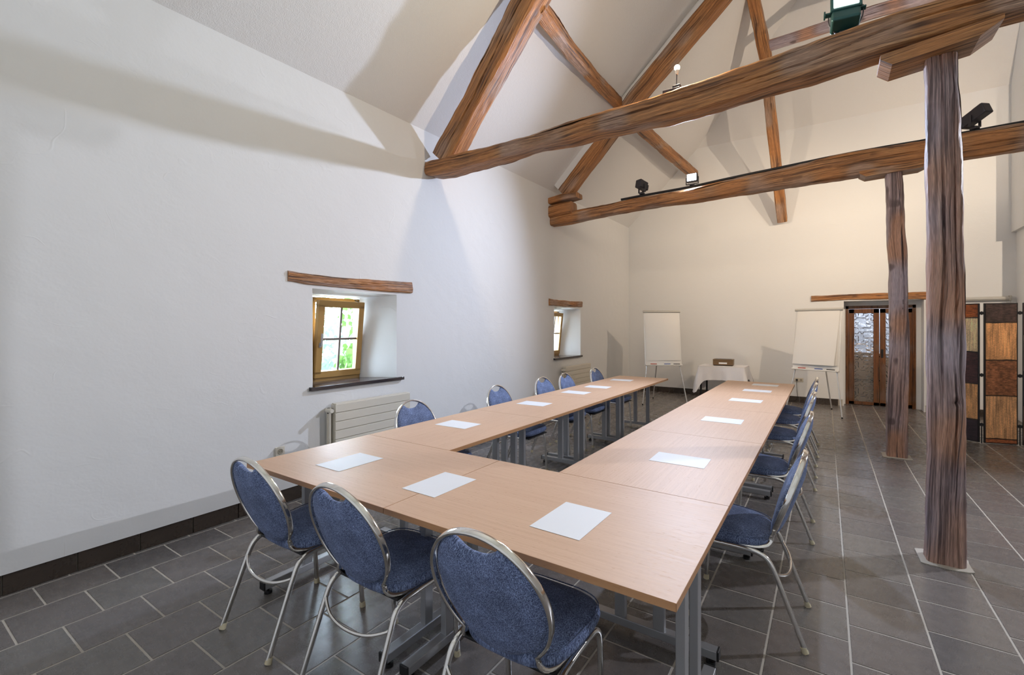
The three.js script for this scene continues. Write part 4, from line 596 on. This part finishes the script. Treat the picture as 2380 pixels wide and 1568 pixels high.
// roller screen on the end wall
{
  const g = thing('roller_screen', 'white roll-up projection screen case high on the end wall behind the folding screen', 'projection screen', [0, 0, 0]);
  mesh('case', cyl(V(1.55, 1.965, BACK_Z + 0.045), V(2.47, 1.965, BACK_Z + 0.045), 0.032, 0.032, 20), matGreyWhite, g);
  for (const x of [1.545, 2.475]) mesh('end_cap', rbox(x - 0.014, x + 0.014, 1.925, 2.01, BACK_Z, BACK_Z + 0.08, 0.006), matGreyWhite, g);
  mesh('pull_cord', merged([cyl(V(2.44, 1.80, BACK_Z + 0.05), V(2.44, 1.95, BACK_Z + 0.05), 0.003, 0.003, 8), cyl(V(2.485, 1.78, BACK_Z + 0.05), V(2.485, 1.95, BACK_Z + 0.05), 0.003, 0.003, 8)]), matGreyWhite, g);
}

// ------------------------------------------------------------------ light track and lamps on the beams
const topOf = (beam, x) => interp(beam.map(([p, , b]) => [p.x, p.y + b]), x);
{
  const rail = (beam, x0, x1, z, label) => { const n = 24, st = Array.from({ length: n + 1 }, (_, i) => { const x = lerp(x0, x1, i / n), y = lerp(topOf(beam, x0), topOf(beam, x1), i / n) * 0.35 + topOf(beam, x) * 0.65 + 0.03; return V(x, y, z); }); soloThing('light_track', outward(sweep(st, V(0, 0, 1), 0.036, 0.034, 0.004, 8)), matBlack, label, 'light track'); return (x) => interp(st.map((p) => [p.x, p.y]), x) + 0.017; };
  const r2 = rail(beam2, -2.64, 4.4, -6.93, 'black light track along the top of the farther tie beam'), r1 = rail(beam1, -1.35, 2.4, -4.03, 'black light track along the top of the nearer tie beam');
  const matDark = new THREE.MeshStandardMaterial({ color: new THREE.Color().setRGB(0.045, 0.042, 0.05), roughness: 0.4, metalness: 0.3 });
  const glow = (c, i) => new THREE.MeshStandardMaterial({ color: 0xffffff, emissive: c, emissiveIntensity: i });
  // spot with stepped housing on a bracket; local axis -z is the beam
  function trackSpot(pos, target, label, color, power, len) {
    const g = thing('track_spotlight', label, 'spotlight', [pos.x, pos.y, pos.z]), d = target.clone().sub(pos), yaw = Math.atan2(-d.x, -d.z), pit = Math.atan2(d.y, Math.hypot(d.x, d.z));
    g.rotation.y = yaw; const h = new THREE.Group(); h.name = 'housing'; h.position.y = 0.14; h.rotation.x = pit; g.add(h);
    mesh('housing_shell', merged([rbox(-0.052, 0.052, -0.06, 0.06, -len * 0.45, len * 0.55, 0.012), rbox(-0.045, 0.045, -0.05, 0.066, len * 0.1, len * 0.5, 0.01), rbox(-0.056, 0.056, -0.064, 0.02, -len * 0.52, -len * 0.38, 0.008)]), matDark, h);
    mesh('lens', new THREE.CylinderGeometry(0.038, 0.038, 0.006, 24).rotateX(Math.PI / 2).translate(0, -0.012, -len * 0.52 - 0.002), glow(color, 6), h);
    mesh('yoke', merged([rbox(-0.066, -0.058, 0.03, 0.15, -0.014, 0.014, 0.003), rbox(0.058, 0.066, 0.03, 0.15, -0.014, 0.014, 0.003), rbox(-0.066, 0.066, 0.028, 0.038, -0.014, 0.014, 0.003)]), matDark, g);
    mesh('track_adapter', merged([rbox(-0.03, 0.03, 0.0, 0.024, -0.03, 0.03, 0.004), cyl(V(0, 0.02, 0), V(0, 0.034, 0), 0.016)]), matDark, g);
    g.updateMatrixWorld(true); const tip = V(0, -0.012, -len * 0.52 - 0.03).applyMatrix4(h.matrixWorld);
    const l = new THREE.SpotLight(color, power, 0, 0.95, 0.75, 2); l.position.copy(tip); l.target.position.copy(target); l.castShadow = true; l.shadow.radius = 1.6; scene.add(l, l.target);
  }
  trackSpot(V(-2.31, r2(-2.31), -6.93), V(-0.6, 2.6, -10.8), 'black track spotlight at the wall end of the farther light track', 0xffe6c8, 9, 0.17);
  trackSpot(V(1.33, r2(1.33), -6.93), V(-2.0, 1.7, -10.8), 'black track spotlight beside the thick post on the farther light track', 0xffe6c8, 15, 0.24);
  // others on the same track, just outside the frame: strut, flip charts and post throw their shadows away from the last pair
  trackSpot(V(3.45, r2(3.45), -6.93), V(2.2, 2.0, -10.8), 'added unseen black track spotlight, second from the right end of the farther light track', 0xffead0, 20, 0.24);  // unseen spotlight, added to brighten the right part of the end wall
  trackSpot(V(2.75, r2(2.75), -6.93), V(-0.6, 5.7, -10.6), 'third black track spotlight from the right end of the farther light track', 0xffe8cc, 24, 0.24);
  trackSpot(V(4.1, r2(4.1), -6.93), V(1.3, 0.0, -4.6), 'black track spotlight at the right end of the farther light track', 0xeef2ff, 60, 0.24);
  { // flood lamp facing the tables
    const x = -1.585, y = r2(x), g = thing('floodlight', 'glaring white floodlight on the farther light track', 'floodlight', [x, y, -6.93]);
    mesh('housing', merged([rbox(-0.075, 0.075, 0.05, 0.17, -0.06, 0.02, 0.012)]), matDark, g);
    mesh('lens', rbox(-0.062, 0.062, 0.062, 0.158, 0.02, 0.026, 0.002), glow(0xf2f6ff, 14), g);
    mesh('yoke', merged([rbox(-0.088, -0.079, 0.02, 0.12, -0.03, -0.005, 0.002), rbox(0.079, 0.088, 0.02, 0.12, -0.03, -0.005, 0.002), rbox(-0.088, 0.088, 0.018, 0.028, -0.03, -0.005, 0.002)]), matDark, g); mesh('track_adapter', rbox(-0.03, 0.03, 0, 0.02, -0.035, 0.02, 0.003), matDark, g);
    const l = new THREE.SpotLight(0xd2e2ff, 53, 0, 1.25, 0.9, 2); l.position.set(x, y + 0.11, -6.885); l.target.position.set(-1.7, 1.3, -1.5); l.castShadow = true; l.shadow.radius = 2.6; scene.add(l, l.target);
  }
  { // bare bulb on a stem
    const x = -1.035, y = topOf(beam1, x), g = thing('bulb_lamp', 'bare glowing bulb on a thin stem on top of the nearer tie beam', 'lamp', [x, y, -3.95]);
    mesh('base', merged([rbox(-0.10, 0.045, 0.0, 0.035, -0.03, 0.03, 0.008), rbox(-0.02, 0.045, 0.03, 0.055, -0.026, 0.026, 0.006)]), matDark, g);
    mesh('stem', cyl(V(0.008, 0.05, 0), V(0.012, 0.16, 0), 0.0035), matDark, g); mesh('bulb_holder', cyl(V(0.012, 0.15, 0), V(0.013, 0.185, 0), 0.011, 0.015, 14), matCream, g);
    mesh('bulb', new THREE.SphereGeometry(0.023, 20, 14).translate(0.013, 0.205, 0), glow(0xfff0d8, 22), g);
    const l = new THREE.PointLight(0xffe6c4, 5); l.position.set(x + 0.013, y + 0.205, -3.95); l.castShadow = true; l.shadow.radius = 1; scene.add(l);
  }
  { // stage light with square lit face, tilted up
    const x = 0.115, y = r1(x), g = thing('stage_light', 'square stage floodlight with a glaring upturned face on the nearer tie beam', 'stage light', [x, y, -4.0]);
    const h = new THREE.Group(); h.name = 'housing'; h.position.set(0, 0.17, 0); h.rotation.set(-0.5, 0.1, 0); g.add(h);
    const greenLitTeal = new THREE.MeshStandardMaterial({ color: new THREE.Color().setRGB(0.03, 0.10, 0.095), roughness: 0.3, metalness: 0.4 });  // green glow of the lamp is put into the housing colour
    mesh('housing_shell', merged([rbox(-0.085, 0.085, -0.12, 0.12, -0.09, 0.03, 0.018), rbox(-0.092, 0.092, -0.03, 0.125, 0.02, 0.04, 0.008)]), greenLitTeal, h);
    mesh('lens', rbox(-0.072, 0.072, -0.01, 0.112, 0.04, 0.044, 0.002), glow(0xf6fff8, 9), h);
    mesh('clip', merged([rbox(-0.125, -0.085, -0.03, -0.015, -0.01, 0.02, 0.003), rbox(-0.128, -0.118, -0.05, 0.01, -0.01, 0.02, 0.003), rbox(0.085, 0.115, -0.03, -0.015, -0.01, 0.02, 0.003)]), greenLitTeal, h);
    mesh('yoke', sweep(curve([V(-0.098, 0.17, 0), V(-0.096, 0.1, 0), V(-0.06, 0.03, 0), V(0, 0.018, 0), V(0.06, 0.03, 0), V(0.096, 0.1, 0), V(0.098, 0.17, 0)], 24), V(0, 0, 1), 0.024, 0.007, 0.002, 8), matDark, g); mesh('track_adapter', rbox(-0.035, 0.05, -0.01, 0.022, -0.05, 0.03, 0.004), matDark, g);
    g.updateMatrixWorld(true); const p = V(0, 0.05, 0.06).applyMatrix4(h.matrixWorld), q = V(0, 0.05, 2).applyMatrix4(h.matrixWorld);
    areaLight(0xf0fff8, 1100, 0.144, 0.122, p, q);
  }
  { // flood lamp on the right-hand wall, outside the frame: its shadows of post, tables and chairs lie on the window wall
    const g = thing('wall_floodlight', 'white wall floodlight high on the right side wall', 'floodlight', [RIGHT_X, 3.3, -2.45], -Math.PI / 2);
    mesh('housing', rbox(-0.17, 0.17, -0.12, 0.12, 0, 0.07, 0.01), matDark, g); mesh('lens', rbox(-0.15, 0.15, -0.1, 0.1, 0.07, 0.075, 0.002), glow(0xfff4e2, 5), g);
    areaLight(0xdfe8ff, 500, 0.3, 0.2, V(RIGHT_X - 0.08, 3.3, -2.45), V(-3.8, 1.6, -3.0));
  }
}
renderer.render(scene, camera);
